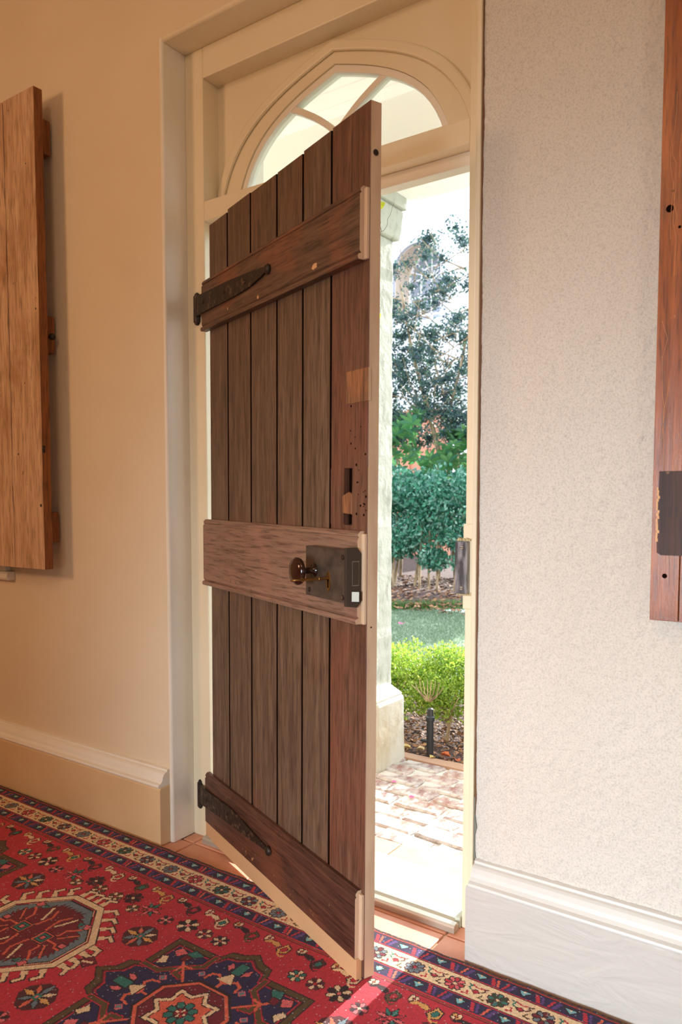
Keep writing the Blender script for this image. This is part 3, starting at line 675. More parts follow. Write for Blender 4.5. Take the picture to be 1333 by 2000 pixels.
def field_rows(f, sg):
    for k in range(-20, 22):
        x = -0.543+k*P*1.0
        # small four-petal crosses
        flower(x, f(.186), .0125, [CREAM, CREAM] if k % 3 else [GOLD, CREAM], 4, DBR, RED if k % 2 else ORG, math.pi/4)
        # diamond with a dark curling tail
        xx = x-.040; cd = (CREAM, OLIVE, GOLD, DBR)[k % 4]
        t = T(xx, f(.206), 1, 0, 1, sg)
        shape([(-.006, -.022), (.012, -.012), (.010, .010), (-.008, .020), (-.018, .006)], cd, BLK, t)
        shape([(-.003, -.012), (.006, -.006), (.004, .006), (-.005, .010), (-.010, .002)], RED if k % 3 else TEAL, BLK, t, .002)
        line([(-.008, .021), (.004, .028), (.012, .022)], .0045, cd, t)
        shape([(-.020, -.010), (-.034, -.019), (-.056, -.016), (-.070, -.004), (-.062, -.002), (-.050, -.008), (-.036, -.002), (-.024, .000)], BLK if k % 2 else cd, DBR, t, .003)
def mfield(V0):
    return None
def dark_medallion(cx, cv):
    q = [(-.215, .200), (-.075, .200), (-.062, .232), (-.030, .240), (0, .262), (.030, .240), (.062, .232), (.075, .200), (.215, .200)]
    P_ = [(x, -v) for x, v in q]                       # top side
    P_ += [(.215, -.190), (.215, -.078), (.245, -.066), (.252, -.032), (.290, 0), (.252, .032), (.245, .066), (.215, .078)]
    P_ += [(-x, v) for x, v in [(-p[0], p[1]) for p in reversed(q)]][0:0] + list(reversed(q))
    P_ += [(-.215, .190), (-.215, .078), (-.245, .066), (-.252, .032), (-.290, 0), (-.252, -.032), (-.245, -.066), (-.215, -.078)]
    t = T(cx, cv)
    poly(t(grow(P_, .004)), BLK); poly(t(P_), OLIVE); poly(t([(x*.93, v*.93) for x, v in P_]), BLK); poly(t([(x*.918, v*.918) for x, v in P_]), WINE); poly(t([(x*.90, v*.90) for x, v in P_]), RED); poly(t([(x*.882, v*.882) for x, v in P_]), NAVY)
    for fx in (1, -1):
        for fv in (1, -1):
            c = T(cx, cv, 1, 0, fx, fv)
            # olive hooks that shut off the corner
            for cl, wd in ((BLK, .021), (RED, .018), (OLIVE, .012)):
                line([(.080, .192), (.080, .150), (.118, .118), (.118, .092), (.098, .088)], wd, cl, c)
                line([(.208, .078), (.160, .078), (.128, .108)], wd, cl, c)
            # corner flower: pink square, cream and teal leaves on an orange stem
            line([(.078, .078), (.104, .104), (.128, .128), (.140, .142)], .007, ORG, c); line([(.100, .128), (.122, .124), (.126, .102)], .007, ORG, c)
            shape([(.152, .166), (.176, .176), (.186, .156), (.166, .142)], PINK, BLK, c)
            shape([(.110, .180), (.140, .186), (.150, .164), (.128, .158)], TEAL, BLK, c)
            shape([(.182, .132), (.196, .126), (.186, .096), (.170, .110)], CREAM, BLK, c)
            shape([(.130, .158), (.150, .158), (.150, .138), (.134, .140)], WINE, BLK, c)
            s = .008; shape([(.064-s, .128), (.064, .128-s), (.064+s, .128), (.064, .128+s)], BLUG, PINK, c); shape([(.128-s, .064), (.128, .064-s), (.128+s, .064), (.128, .064+s)], BLUG, PINK, c)
    for rot in (0, 90, 180, 270):
        c = T(cx, cv, 1, rot)
        line([(0, -.100), (0, -.135)], .008, ORG, c)
        line([(0, -.128), (-.028, -.150), (-.044, -.142), (-.048, -.122)], .007, ORG, c); line([(0, -.128), (.028, -.150), (.044, -.142), (.048, -.122)], .007, ORG, c)
        shape([(-.022, -.136), (.022, -.136), (.003, -.168), (-.003, -.168)], CREAM, BLK, c)
        shape([(-.012, -.170), (.012, -.170), (.012, -.214), (-.012, -.214)], TEAL, BLK, c)
        shape([(-.020, -.172), (-.034, -.186), (-.030, -.204), (-.018, -.190)], PINK, BLK, c); shape([(.020, -.172), (.034, -.186), (.030, -.204), (.018, -.190)], PINK, BLK, c)
    r = .112; oc = [(r*math.cos(math.radians(22.5+45*k)), r*math.sin(math.radians(22.5+45*k))) for k in range(8)]
    poly(t([(x*1.06, v*1.06) for x, v in oc]), BLK); poly(t(oc), ORG); poly(t([(x*.92, v*.92) for x, v in oc]), BLK); poly(t([(x*.90, v*.90) for x, v in oc]), WINE)
    st = []
    for k in range(16):
        rr = .086 if k % 2 == 0 else .060; a = math.radians(22.5*k); st.append((rr*math.cos(a), rr*math.sin(a)))
    poly(t([(x*1.06, v*1.06) for x, v in st]), BLK); poly(t(st), CREAM); poly(t([(x*.84, v*.84) for x, v in st]), BLK); poly(t([(x*.80, v*.80) for x, v in st]), ORG)
    flower(cx, cv, .036, [TEAL], 8, BLK, PINK); flower(cx, cv, .014, [CREAM, RED], 8, DBR, RED)
def cream_medallion(cx, cv):
    A_ = [(-.058, -.180), (.058, -.180), (.180, -.060), (.180, .060), (.058, .180), (-.058, .180), (-.180, .060), (-.180, -.060)]
    t = T(cx, cv)
    # hooks
    n = len(A_)
    for i in range(n):
        (xa, va), (xb, vb) = A_[i], A_[(i+1) % n]; d = math.hypot(xb-xa, vb-va); ux, uv = (xb-xa)/d, (vb-va)/d; nx_, nv_ = uv, -ux
        m = 4
        for k in range(m):
            f_ = (k+.5)/m*d; x, v = xa+ux*f_, va+uv*f_
            h = [(x, v), (x+nx_*.034, v+nv_*.034), (x+nx_*.040+ux*.018, v+nv_*.040+uv*.018)]
            line(h, .0165, BLK, t)
        for k in range(m):
            f_ = (k+.5)/m*d; x, v = xa+ux*f_, va+uv*f_
            h = [(x, v), (x+nx_*.034, v+nv_*.034), (x+nx_*.040+ux*.018, v+nv_*.040+uv*.018)]
            line(h, .0095, CREAM, t)
            line([(x, v), (x+nx_*.012, v+nv_*.012)], .016, CREAM, t)
    z = lambda s: [(x*s, v*s) for x, v in A_]
    poly(t(z(1.02)), BLK); poly(t(z(1.0)), CREAM); poly(t(z(.90)), BLK); poly(t(z(.885)), RED); poly(t(z(.87)), CREAM); poly(t(z(.86)), BLK); poly(t(z(.84)), BLUG); 
    # saw-toothed inner edge
    st = []
    for i in range(n):
        (xa, va), (xb, vb) = z(.74)[i], z(.74)[(i+1) % n]
        for k in range(6):
            f_ = k/6; x, v = xa+(xb-xa)*f_, va+(vb-va)*f_; st.append((x, v)); st.append((x*.90, v*.90))
    poly(t([(x*1.02, v*1.02) for x, v in st]), BLK); poly(t(st), WINE)
    for s in (-1, 1):
        c = T(cx, cv, 1, 0, s, 1)
        # squares on the long axis with orange crossing arms
        for d1 in (1, -1):
            line([(.047, 0), (.072, d1*.030), (.072, d1*.052), (.100, d1*.078)], .0065, ORG, c); line([(.047, 0), (.022, d1*.028), (.014, d1*.070), (.030, d1*.098)], .0065, ORG, c)
            line([(.030, d1*.050), (.052, d1*.100)], .011, BLK, c); line([(.030, d1*.050), (.052, d1*.100)], .007, CREAM, c); line([(.084, d1*.020), (.116, d1*.056)], .011, BLK, c); line([(.084, d1*.020), (.116, d1*.056)], .006, ORG, c)
            shape([(.090, d1*.100), (.108, d1*.106), (.112, d1*.086), (.098, d1*.084)], PINK, BLK, c); shape([(.066, d1*.098), (.084, d1*.100), (.080, d1*.082)], TEAL, BLK, c)
        w_ = .021; shape([(.047-w_, -w_), (.047+w_, -w_), (.047+w_, w_), (.047-w_, w_)], ORG, BLK, c); w_ = .0155; shape([(.047-w_, -w_), (.047+w_, -w_), (.047+w_, w_), (.047-w_, w_)], TEAL, BLK, c, .002); w_ = .006; shape([(.047-w_, -w_), (.047+w_, -w_), (.047+w_, w_), (.047-w_, w_)], PINK, BLK, c)
        line([(.068, 0), (.100, 0), (.110, .012), (.128, .012)], .006, ORG, c); shape([(.112, -.012), (.130, -.012), (.130, .004), (.112, .004)], PINK, BLK, c)
border(lambda v: v+.012); border(lambda v: 1.056-v)
for v_ in (0, 1.056):
    band(v_, v_+.012, DBR); band(v_+.004, v_+.007, RED)
    for k in range(460): x = RX0+k*.0085; poly([(x, v_+.007), (x+.004, v_+.007), (x+.004, v_+.011), (x, v_+.011)], NAVY if k % 2 else OLIVE)
field_rows(lambda v: v+.012, 1); field_rows(lambda v: 1.056-v, -1)
CV = .534
for k in range(-3, 4):
    x = -.405+1.11*k
    for fx in (-1, 1):
        for fv in (-1, 1):
            xs_ = x+fx*.308; star8(xs_, CV+fv*.148, .048, [GOLD, BLUG, ORG, BLUG, GOLD, ORG, BLUG, CREAM])
            pal = ([BLK, PINK], [DBR, CREAM], [TEAL, PINK], [BLK, CREAM], [TEAL, DBR])
            flower(x+fx*.245, CV+fv*.255, .029, [BLK, CREAM], 8, BLK, PINK)
            flower(x+fx*.180, CV+fv*.252, .021, [CREAM, DBR], 8, DBR, RED)
            flower(x+fx*.125, CV+fv*.252, .021, [CREAM, TEAL] if fx > 0 else [CREAM, BLK], 8, BLK, ORG)
            star8(x+fx*.385, CV+fv*.250, .036, [PINK, TEAL, PINK, RED, PINK, TEAL, TEAL, RED], RED, RED)
            flower(x+fx*.312, CV+fv*.238, .020, [PINK, BLK], 8, DBR, CREAM)
            flower(x+fx*.430, CV+fv*.225, .018, [CREAM, OLIVE], 6, DBR, BLUG)
            flower(x+fx*.472, CV+fv*.262, .026, [BLK, WINE], 8, BLK, CREAM)
            flower(x+fx*.520, CV+fv*.238, .022, [OLIVE, CREAM], 8, DBR, RED)
    cream_medallion(x-.555, CV)
    dark_medallion(x, CV)
    for fx in (-1, 1):
        shape([(x+fx*.325-.022, CV+.004), (x+fx*.325-.006, CV-.022), (x+fx*.325+.022, CV-.008), (x+fx*.325+.008, CV+.020)], WINE, BLK); line([(x+fx*.325-.012, CV+.004), (x+fx*.325+.010, CV-.004)], .007, CREAM)
# dye streaks and knot-to-knot variation
streak = 1+0.10*np.repeat(RNG.standard_normal((ny//5+1, nx)), 5, 0)[:ny]*0.5
IMG *= (streak*(1+0.10*RNG.standard_normal((ny, nx))))[:, :, None]
worn = RNG.random((ny, nx)) < 0.012; IMG[worn] = IMG[worn]*0.5+0.28
IMG = np.clip(IMG*0.82, 0.004, 1)
# mesh of the pile
vx = RX0+np.arange(nx+1)*K; vv = np.arange(ny+1)*K
edge_w = 0.0016*np.sin(vx*41)+0.0012*np.sin(vx*97+1)
VX, VV = np.meshgrid(vx, vv)
Y = RY0-VV + edge_w[None, :]*np.clip(1-VV/0.05, 0, 1)
Z = 0.0085+0.0007*RNG.random(VX.shape)+0.0016*np.sin(VX*5.1+1)*np.sin(VV*7)+0.0012
rim = np.minimum(VV, (ny*K)-VV); Z = np.where(rim < 0.004, 0.002+rim*1.6, Z)
co = np.stack([VX, Y, Z], -1).reshape(-1, 3)
idx = np.arange((ny+1)*(nx+1)).reshape(ny+1, nx+1)
quads = np.stack([idx[1:, :-1], idx[1:, 1:], idx[:-1, 1:], idx[:-1, :-1]], -1).reshape(-1, 4)
me = bpy.data.meshes.new('rug'); me.vertices.add(len(co)); me.vertices.foreach_set('co', (co-np.array([-0.8, -0.6, 0])).ravel())
me.loops.add(quads.size); me.loops.foreach_set('vertex_index', quads.ravel().astype(np.int32))
me.polygons.add(len(quads)); me.polygons.foreach_set('loop_start', np.arange(0, quads.size, 4, dtype=np.int32)); me.polygons.foreach_set('loop_total', np.full(len(quads), 4, np.int32))
me.update(); me.validate()
at = me.attributes.new('knot_colour', 'FLOAT_COLOR', 'FACE'); at.data.foreach_set('color', np.concatenate([IMG, np.ones((ny, nx, 1))], -1).ravel())
mr = M('wool_pile', 0.85, spec=0.15); an = mr.n('ShaderNodeAttribute', attribute_name='knot_colour'); mr.color(an.outputs['Color'])
mr.bump(mr.noise((1, 2.2, 1), sc=260, detail=2), 0.5, 0.002); mr.b.inputs['Sheen Weight'].default_value = 0.15
me.materials.append(mr.m)
rug = bpy.data.objects.new('rug', me); C.objects.link(rug); rug.location = (-0.8, -0.6, 0)
tag(rug, 'red patterned wool runner with navy and cream borders lying along the wall', 'rug')

# ------------------------------------------------------------------ porch and garden
GZ = -0.03
def st(name, mb, mat, bevel=0, parent=None): return mb.build(name, mat, parent, kind=None if parent else 'structure', bevel=bevel)
b = MB(); b.box(-3.6, 3.0, WT, WT+0.02, -0.3, 3.4)
# outer face of the house is the wall itself; porch ceiling boards and beam
pc = st('ceiling', MB().box(-4, 3, 0.166, 1.32, 2.86, 2.90), m_outer)
for i in range(9):
    y0 = 0.36+i*0.105; bb_ = MB(); bb_.prism([(y0, 2.86), (y0, 2.852), (y0+0.003, 2.848), (y0+0.098, 2.848), (y0+0.101, 2.852), (y0+0.101, 2.86)], -4, 3, alongx); bb_.build('ceiling_board', m_outer, pc)
st('trim_3', MB().box(-4, 3, 1.18, 1.32, 2.452, 2.86), m_outer, 0.004)
# terracotta step and brick paving
st('floor', MB().box(-4, 3, WT-0.19, 0.46, -0.08, -0.024), m_grout)
stp = bpy.context.scene.objects['floor.001'] if 'floor.001' in bpy.context.scene.objects else None
for i in range(8):
    x0 = -1.70+i*0.31; t_ = MB(); t_.box(x0+.003, x0+.307, 0.156, 0.455, -0.06, -0.016+random.uniform(-.002, .002)); t_.build('tile', m_terra, stp, bevel=0.004)
pav = st('floor', MB().box(-4, 3, 0.46, 1.27, -0.10, GZ-0.010), m_mortar)
bmesh_cache = []
for k in range(6):
    mb = MB(); rr = random.Random(k); w_, d_ = 0.098, 0.0445; n = 12; ring = []
    for j in range(4):
        for a, c_ in (((-w_, -d_), (w_, -d_)), ((w_, -d_), (w_, d_)), ((w_, d_), (-w_, d_)), ((-w_, d_), (-w_, -d_)))[j:j+1]:
            for q in range(3):
                f_ = q/3; ring.append((a[0]+(c_[0]-a[0])*f_+rr.uniform(-.006, .006), a[1]+(c_[1]-a[1])*f_+rr.uniform(-.005, .005)))
    vs = [(x, y, -0.03) for x, y in ring]+[(x, y, -0.004) for x, y in ring]+[(x*.9, y*.84, 0.002+rr.uniform(-.0015, .0015)) for x, y in ring]
    fs = [(i, (i+1) % n, n+(i+1) % n, n+i) for i in range(n)]+[(n+i, n+(i+1) % n, 2*n+(i+1) % n, 2*n+i) for i in range(n)]+[tuple(range(2*n, 3*n))]
    mb.add(vs, fs); bmesh_cache.append(mb)
first = []
for k, mb in enumerate(bmesh_cache): first.append(mb.build('brick', m_brick, pav))
cnt = 0
for r_ in range(8):
    for c_ in range(17):
        x = -2.55+c_*0.207+(0.10 if r_ % 2 else 0)+random.uniform(-.006, .006); y = 0.512+r_*0.0985
        o = first[cnt] if cnt < 6 else first[random.randrange(6)].copy()
        if cnt >= 6: C.objects.link(o)
        o.parent = pav; o.location = (x, y, GZ+random.uniform(-.007, .001)); o.rotation_euler = (random.uniform(-.02, .02), random.uniform(-.02, .02), random.uniform(-.04, .04)+(math.pi if random.random() < .5 else 0)); cnt += 1
# kerb strip
b = MB(); n = 40
for i in range(n+1):
    x = -4+7*i/n; y1 = 1.30+random.uniform(-.012, .012); b.v += [(x, 1.235, GZ-.06), (x, y1, GZ-.06), (x, y1, GZ+.004+random.uniform(-.003, .003)), (x, 1.235, GZ+.004)]
    if i:
        k = 4*(i-1)
        for j in range(4): b.f.append((k+j, k+(j+1) % 4, k+4+(j+1) % 4, k+4+j)); b.m.append(0)
b.build('trim_4', M('brown_kerb_stone', 0.85, (176, 138, 112)).m, kind='structure')
# pillar
pil = empty('porch_pillar', (-1.10, 1.14, GZ), label='whitewashed rough masonry porch pillar on a broad stained plinth behind the door', cat='pillar')
org = (-1.10, 1.14, GZ)
def rough_box(x0, x1, y0, y1, z0, z1, nz, amp, taper=0.0, top=0.0):
    mb = MB(); per = []
    for i in range(nz+1):
        f_ = i/nz; z = z0+(z1-z0)*f_; s = taper*f_
        c_ = [(x0+s, y0+s), ((x0+x1)/2, y0+s), (x1-s, y0+s), (x1-s, (y0+y1)/2), (x1-s, y1-s), ((x0+x1)/2, y1-s), (x0+s, y1-s), (x0+s, (y0+y1)/2)]
        for x, y in c_: mb.v.append((x+random.uniform(-amp, amp), y+random.uniform(-amp, amp), z))
        if i:
            for j in range(8): k = 8*(i-1); mb.f.append((k+j, k+(j+1) % 8, k+8+(j+1) % 8, k+8+j)); mb.m.append(0)
    mb.f += [tuple(range(8))[::-1], tuple(8*nz+j for j in range(8))]; mb.m += [0, 0]
    return mb
rough_box(-1.28, -0.905, 1.00, 1.25, GZ-.03, 0.265, 6, .002, .006).build('plinth', m_conc, pil, org, bevel=0.02)
rough_box(-1.27, -0.915, 1.00, 1.245, 0.262, 0.315, 3, .003, .045).build('plinth_cap', m_conc, pil, org, bevel=0.012)
rough_box(-1.22, -0.978, 1.02, 1.235, 0.30, 2.27, 44, .0022).build('shaft', m_shaft, pil, org, bevel=0.006)
rough_box(-1.25, -0.955, 1.00, 1.26, 2.27, 2.40, 3, .002, -.012).build('capital', m_shaft, pil, org, bevel=0.01)
b = MB(); b.box(-1.28, -0.93, 0.99, 1.27, 2.40, 2.452); b.build('capital_slab', m_shaft, pil, org, bevel=0.004)

# leaves
def leaf_pts(c, d, up, L, W_, fold=0.25, n=1):
    d = d.normalized(); s = d.cross(up); s = s.normalized() if s.length > 1e-4 else Vector((1, 0, 0)); u = s.cross(d)
    return [c, c+d*L*.5+s*W_*.5+u*fold*W_, c+d*L, c+d*L*.5-s*W_*.5+u*fold*W_]
def rv(): return Vector(RNG.normal(size=3).tolist()).normalized()
def foliage(sample, count, L, W_, upbias=0.3):
    mb = MB(); vs, fs = mb.v, mb.f
    for i in range(count):
        c = sample()
        if c is None: continue
        d = rv()+Vector((0, 0, upbias)); l_ = L*random.uniform(.6, 1.25); k = len(vs)
        vs += [tuple(p) for p in leaf_pts(Vector(c), d, rv(), l_, W_*l_/L)]; fs += [(k, k+1, k+2), (k, k+2, k+3)]
    mb.m = [0]*len(fs); return mb
def fbuild(mb, name, mat, parent, org, kind='stuff'):
    me = bpy.data.meshes.new(name); o_ = Vector(org); me.from_pydata([(x-o_.x, y-o_.y, z-o_.z) for x, y, z in mb.v], [], mb.f); me.materials.append(mat); me.update()
    o = bpy.data.objects.new(name, me); C.objects.link(o); o.parent = parent; o['kind'] = kind; return o
def blob_sampler(blobs, shell=0.45):
    def f():
        (cx, cy, cz, rx, ry, rz) = random.choice(blobs); v = rv(); r = random.uniform(shell, 1.0)
        return (cx+v.x*rx*r, cy+v.y*ry*r, cz+v.z*rz*r)
    return f
# ground beyond the porch
st('ground', MB().box(-9, 3, 1.29, 2.30, -0.25, GZ-0.015), m_mulch)
lawn = st('lawn', MB().box(-12, 3, 2.30, 5.6, -0.25, GZ-0.012), m_lawn)
# far bed with its curved front edge
b = MB(); pts = [(-12, 4.0), (-6.0, 4.6), (-4.6, 4.95), (-3.6, 5.22), (-2.9, 5.85), (-2.0, 6.6), (0, 8), (3, 9), (3, 30), (-30, 30), (-30, 4)]
b.prism(pts, -0.05, 0.02, lambda a, p, q: (p, q, a)); st('ground', b, m_mulch)
gr = MB(); seg = pts[:8]
for (xa, ya), (xb, yb) in zip(seg[:-1], seg[1:]):
    L_ = math.hypot(xb-xa, yb-ya)
    if xb < -7 or xa > 0.5: continue
    for i in range(int(L_*900)):
        f_ = random.random(); x, y = xa+(xb-xa)*f_+random.uniform(-.05, .05), ya+(yb-ya)*f_+random.uniform(-.06, .05); k = len(gr.v); h = random.uniform(.03, .085)
        a = random.uniform(0, 6.28); dx, dy = .004*math.cos(a), .004*math.sin(a)
        gr.v += [(x-dx, y-dy, GZ-.02), (x+dx, y+dy, GZ-.02), (x+random.uniform(-.02, .02), y+random.uniform(-.02, .02), h)]; gr.f.append((k, k+1, k+2))
o = fbuild(gr, 'grass_edging', m_edgegrass, None, (0, 0, 0)); tag(o, 'thin line of longer grass where the lawn meets the dark mulch bed', 'grass')
gr = MB()
for i in range(26000):
    y = random.uniform(2.3, 5.9); x = random.uniform(-1.2, 1.2)-0.55-0.52*y
    if y > 5.9+0.45*(x+2.9) : continue
    k = len(gr.v); a = random.uniform(0, 6.28); dx, dy = .004*math.cos(a), .004*math.sin(a)
    gr.v += [(x-dx, y-dy, GZ-.014), (x+dx, y+dy, GZ-.014), (x+random.uniform(-.02, .02), y+random.uniform(-.02, .02), GZ+random.uniform(.004, .022))]; gr.f.append((k, k+1, k+2))
o = fbuild(gr, 'lawn_grass', m_grass, None, (0, 0, 0)); tag(o, 'short shaded grey-green grass between the low hedge and the flower bed', 'grass')
# bark litter beside the paving and in the far bed
def litter(n_, xr, yr, zz, s0, s1):
    mb = MB()
    for i in range(n_):
        x, y = random.uniform(*xr), random.uniform(*yr); a = random.uniform(0, 6.28); s = random.uniform(s0, s1); k = len(mb.v); t1, t2 = random.uniform(-.4, .4), random.uniform(-.4, .4); h = zz(x, y)+s*.35
        dx, dy = math.cos(a)*s, math.sin(a)*s
        mb.v += [(x-dx, y-dy, h-s*t1), (x+dy*.4, y-dx*.4, h+s*t2), (x+dx, y+dy, h+s*t1), (x-dy*.4, y+dx*.4, h-s*t2)]; mb.f += [(k, k+1, k+2), (k, k+2, k+3)]
    return mb
o = fbuild(litter(6500, (-1.9, 0.2), (1.30, 2.2), lambda x, y: GZ-.012, .005, .018), 'bark_litter', m_chip, None, (0, 0, 0)); tag(o, 'brown bark chips and leaf litter under the bright green hedge', 'litter')
o = fbuild(litter(5000, (-6, -1.8), (5.0, 8.2), lambda x, y: .02, .01, .035), 'bark_litter', m_chip, None, (0, 0, 0)); tag(o, 'bark chips on the dark bed beneath the tall shrub', 'litter')

# low hedge
hx0, hx1, hy0, hy1 = -2.3, 0.1, 1.52, 1.98
hedge = empty('box_hedge', (-1.15, 1.75, GZ), label='low bright green hedge with gold-green tips along the mulch beside the paving', cat='hedge')
org = (-1.15, 1.75, GZ)
bl = [(hx0+(hx1-hx0)*(i+.5)/60, random.uniform(hy0+.08, hy1-.08), (.15, .235, .315)[j]+random.uniform(-.03, .02), .10, .12, .08) for i in range(60) for j in range(3)]
bl += [(random.uniform(hx0, hx1), hy0+.06, random.uniform(.09, .20), .09, .06, .07) for i in range(34)]
fbuild(foliage(blob_sampler(bl, .4), 60000, .019, .011, .6), 'foliage', m_hedge, hedge, org)
for i in range(11):
    x = hx0+.1+i*.255+random.uniform(-.05, .05); y = random.uniform(1.58, 1.8)
    b = MB(); b.tube([(x, y, GZ-.02), (x+random.uniform(-.02, .02), y, .03), (x+random.uniform(-.05, .05), y+.02, .12)], .010, 7, 0, .007)
    for j in range(5): b.tube([(x, y, random.uniform(.03, .1)), (x+random.uniform(-.09, .09), y+random.uniform(-.07, .07), random.uniform(.16, .25))], .005, 5, 0, .002)
    b.build('stem', m_bark, hedge, org)
b = MB(); 
for j in range(9): b.tube([(-0.93+random.uniform(-.02, .02), 1.50, .17), (-0.99+j*.016, 1.485, .21+random.uniform(-.01, .02)), (-1.02+j*.022, 1.49, .26+random.uniform(-.02, .02))], .0035, 5, 0, .0015)
b.build('bare_twigs', m_bark, hedge, org)
# irrigation pipe
pp = empty('irrigation_pipe', (-0.822, 1.318, GZ-.02), label='short black plastic riser pipe standing in the mulch by the paving', cat='pipe')
b = MB(); b.lathe([(.0160, 0), (.0160, .185), (.0145, .188)], (0, 0, 0), (0, 0, 1), 18); b.build('pipe', m_black, pp, smooth=False)
b = MB(); b.lathe([(.0195, .185), (.0205, .190), (.0205, .204), (.015, .208), (.013, .240), (.006, .244)], (0, 0, 0), (0, 0, 1), 18); b.build('cap', m_black, pp)
b = MB(); b.lathe([(.007, 0), (.007, .034)], (-.045, 0, .088), (1, 0, 0), 10); b.build('side_outlet', m_black, pp)
# fallen leaves, petals
def flat_leaf(name, x, y, z, s, mat, lab, cat, grp=None, curl=.3):
    o_ = (x, y, z); a = random.uniform(0, 6.28); mb = MB(); n_ = 10; top = []; 
    for k in range(n_):
        t = 2*math.pi*k/n_; r = s*(1 if k % 2 == 0 else .72); top.append((r*math.cos(t+a), r*math.sin(t+a)*.75, abs(math.sin(t))*s*curl))
    vs = [(0, 0, .0005)]+top+[(0, 0, 0)]+[(p[0], p[1], p[2]-.0012) for p in top]
    fs = [(0, 1+k, 1+(k+1) % n_) for k in range(n_)]+[(n_+1, n_+2+(k+1) % n_, n_+2+k) for k in range(n_)]
    mb.add(vs, fs); o = mb.build(name, mat, loc=o_); tag(o, lab, cat, grp); return o
flat_leaf('petal', -0.784, 0.939, GZ+.006, .013, m_pink, 'small pink petal on the pale bricks nearer the pillar', 'petal')
flat_leaf('petal', -0.643, 0.840, GZ+.006, .014, m_pink, 'pink petal on the bricks, nearer the doorway than the other one', 'petal')
flat_leaf('petal', -2.795, 4.407, GZ+.02, .045, m_pink, 'pink fallen flower on the shaded lawn', 'petal')
def leafcol(nm, *c): return leafmat(nm, [c, c], 0.25)
for x, y, s, c, lab in [(-.765, 1.36, .026, (206, 108, 56), 'large orange-brown curled leaf just right of the black pipe'),
                        (-.90, 1.37, .022, (226, 204, 158), 'pale cream fallen leaf left of the black pipe'),
                        (-.965, 1.35, .026, (214, 186, 120), 'yellowish-tan fallen leaf closest to the pillar plinth'),
                        (-.69, 1.33, .020, (200, 104, 62), 'small orange leaf at the kerb, right of the black pipe'),
                        (-.80, 1.30, .016, (222, 200, 130), 'pale yellow leaf at the foot of the black pipe'),
                        (-.735, 1.31, .014, (120, 66, 60), 'small dark red-brown leaf near the kerb'),
                        (-.64, 1.36, .018, (176, 120, 90), 'dull brown fallen leaf nearest the right door post')]:
    flat_leaf('fallen_leaf', x, y, GZ+.004, s, leafcol('leaf_tone', *c), lab, 'leaf', 'fallen leaves by the paving', .6)

# vine on the pillar
vine = empty('climbing_vine', (-0.97, 1.02, 0.3), label='thin pale vine with a few yellow-green leaves climbing the porch pillar', cat='vine'); org = (-0.97, 1.02, 0.3)
def wob(pts, r, mat, nm, parent=vine, org=org, k=6, amp=.006):
    out = []
    for a, c_ in zip(pts[:-1], pts[1:]):
        for i in range(k): out.append(tuple(a[j]+(c_[j]-a[j])*i/k+random.uniform(-amp, amp) for j in range(3)))
    out.append(pts[-1]); b = MB(); b.tube(out, r, 6, 0, r*.5); return b.build(nm, mat, parent, org, smooth=True)
wob([(-.98, 1.00, .33), (-.965, 1.0, .70), (-.985, 1.0, 1.0), (-.965, 1.0, 1.28)], .0035, m_stem, 'stem')
wob([(-.99, 1.0, 1.28), (-1.03, 1.0, 1.05), (-.985, 1.0, .82), (-.965, 1.0, .62)], .0025, m_stem, 'stem')
wob([(-.968, 1.0, .98), (-.93, .98, .985), (-.915, .98, .965)], .004, m_stem, 'tendril', k=3)
wob([(-.968, 1.0, .80), (-.93, .98, .83), (-.915, .98, .88)], .0018, m_stem, 'tendril', k=3)
wob([(-.975, 1.0, 1.42), (-.94, .98, 1.395), (-.93, .98, 1.40)], .0015, m_stem, 'tendril', k=3)
wob([(-.97, 1.0, 1.60), (-.94, .98, 1.59), (-.905, .98, 1.56)], .002, m_stem, 'tendril', k=3)
wob([(-.99, 1.0, 1.95), (-.96, .98, 2.10), (-.945, .98, 2.26), (-.935, .98, 2.30)], .002, m_twig, 'twig', k=4)
wob([(-.935, .98, 2.30), (-.895, .98, 2.275), (-.885, .98, 2.24), (-.90, .98, 2.20), (-.935, .98, 2.08), (-.955, .98, 1.98)], .0018, m_twig, 'twig', k=3)
wob([(-.885, .98, 2.24), (-.872, .98, 2.215), (-.85, .98, 2.26), (-.82, .98, 2.32)], .0012, m_twig, 'twig', k=3)
for (x, z, s) in ((-.925, 1.895, .032), (-.90, 1.885, .02), (-.94, 2.27, .018), (-.885, 2.325, .022), (-.96, 1.78, .018), (-.93, 1.98, .014), (-.975, 1.70, .016), (-.935, .86, .010)):
    mb = MB(); n_ = 12; pts_ = [(s*(.75+.25*abs(math.sin(1.5*k*6.283/n_)))*math.cos(k*6.283/n_), 0.2*s*math.sin(2*k*6.283/n_), s*.7*math.sin(k*6.283/n_)) for k in range(n_)]
    mb.add([(x, .985, z)]+[(x+p[0], .985+p[1], z+p[2]) for p in pts_], [(0, 1+k, 1+(k+1) % n_) for k in range(n_)]); mb.build('leaf', m_yleaf, vine, org)

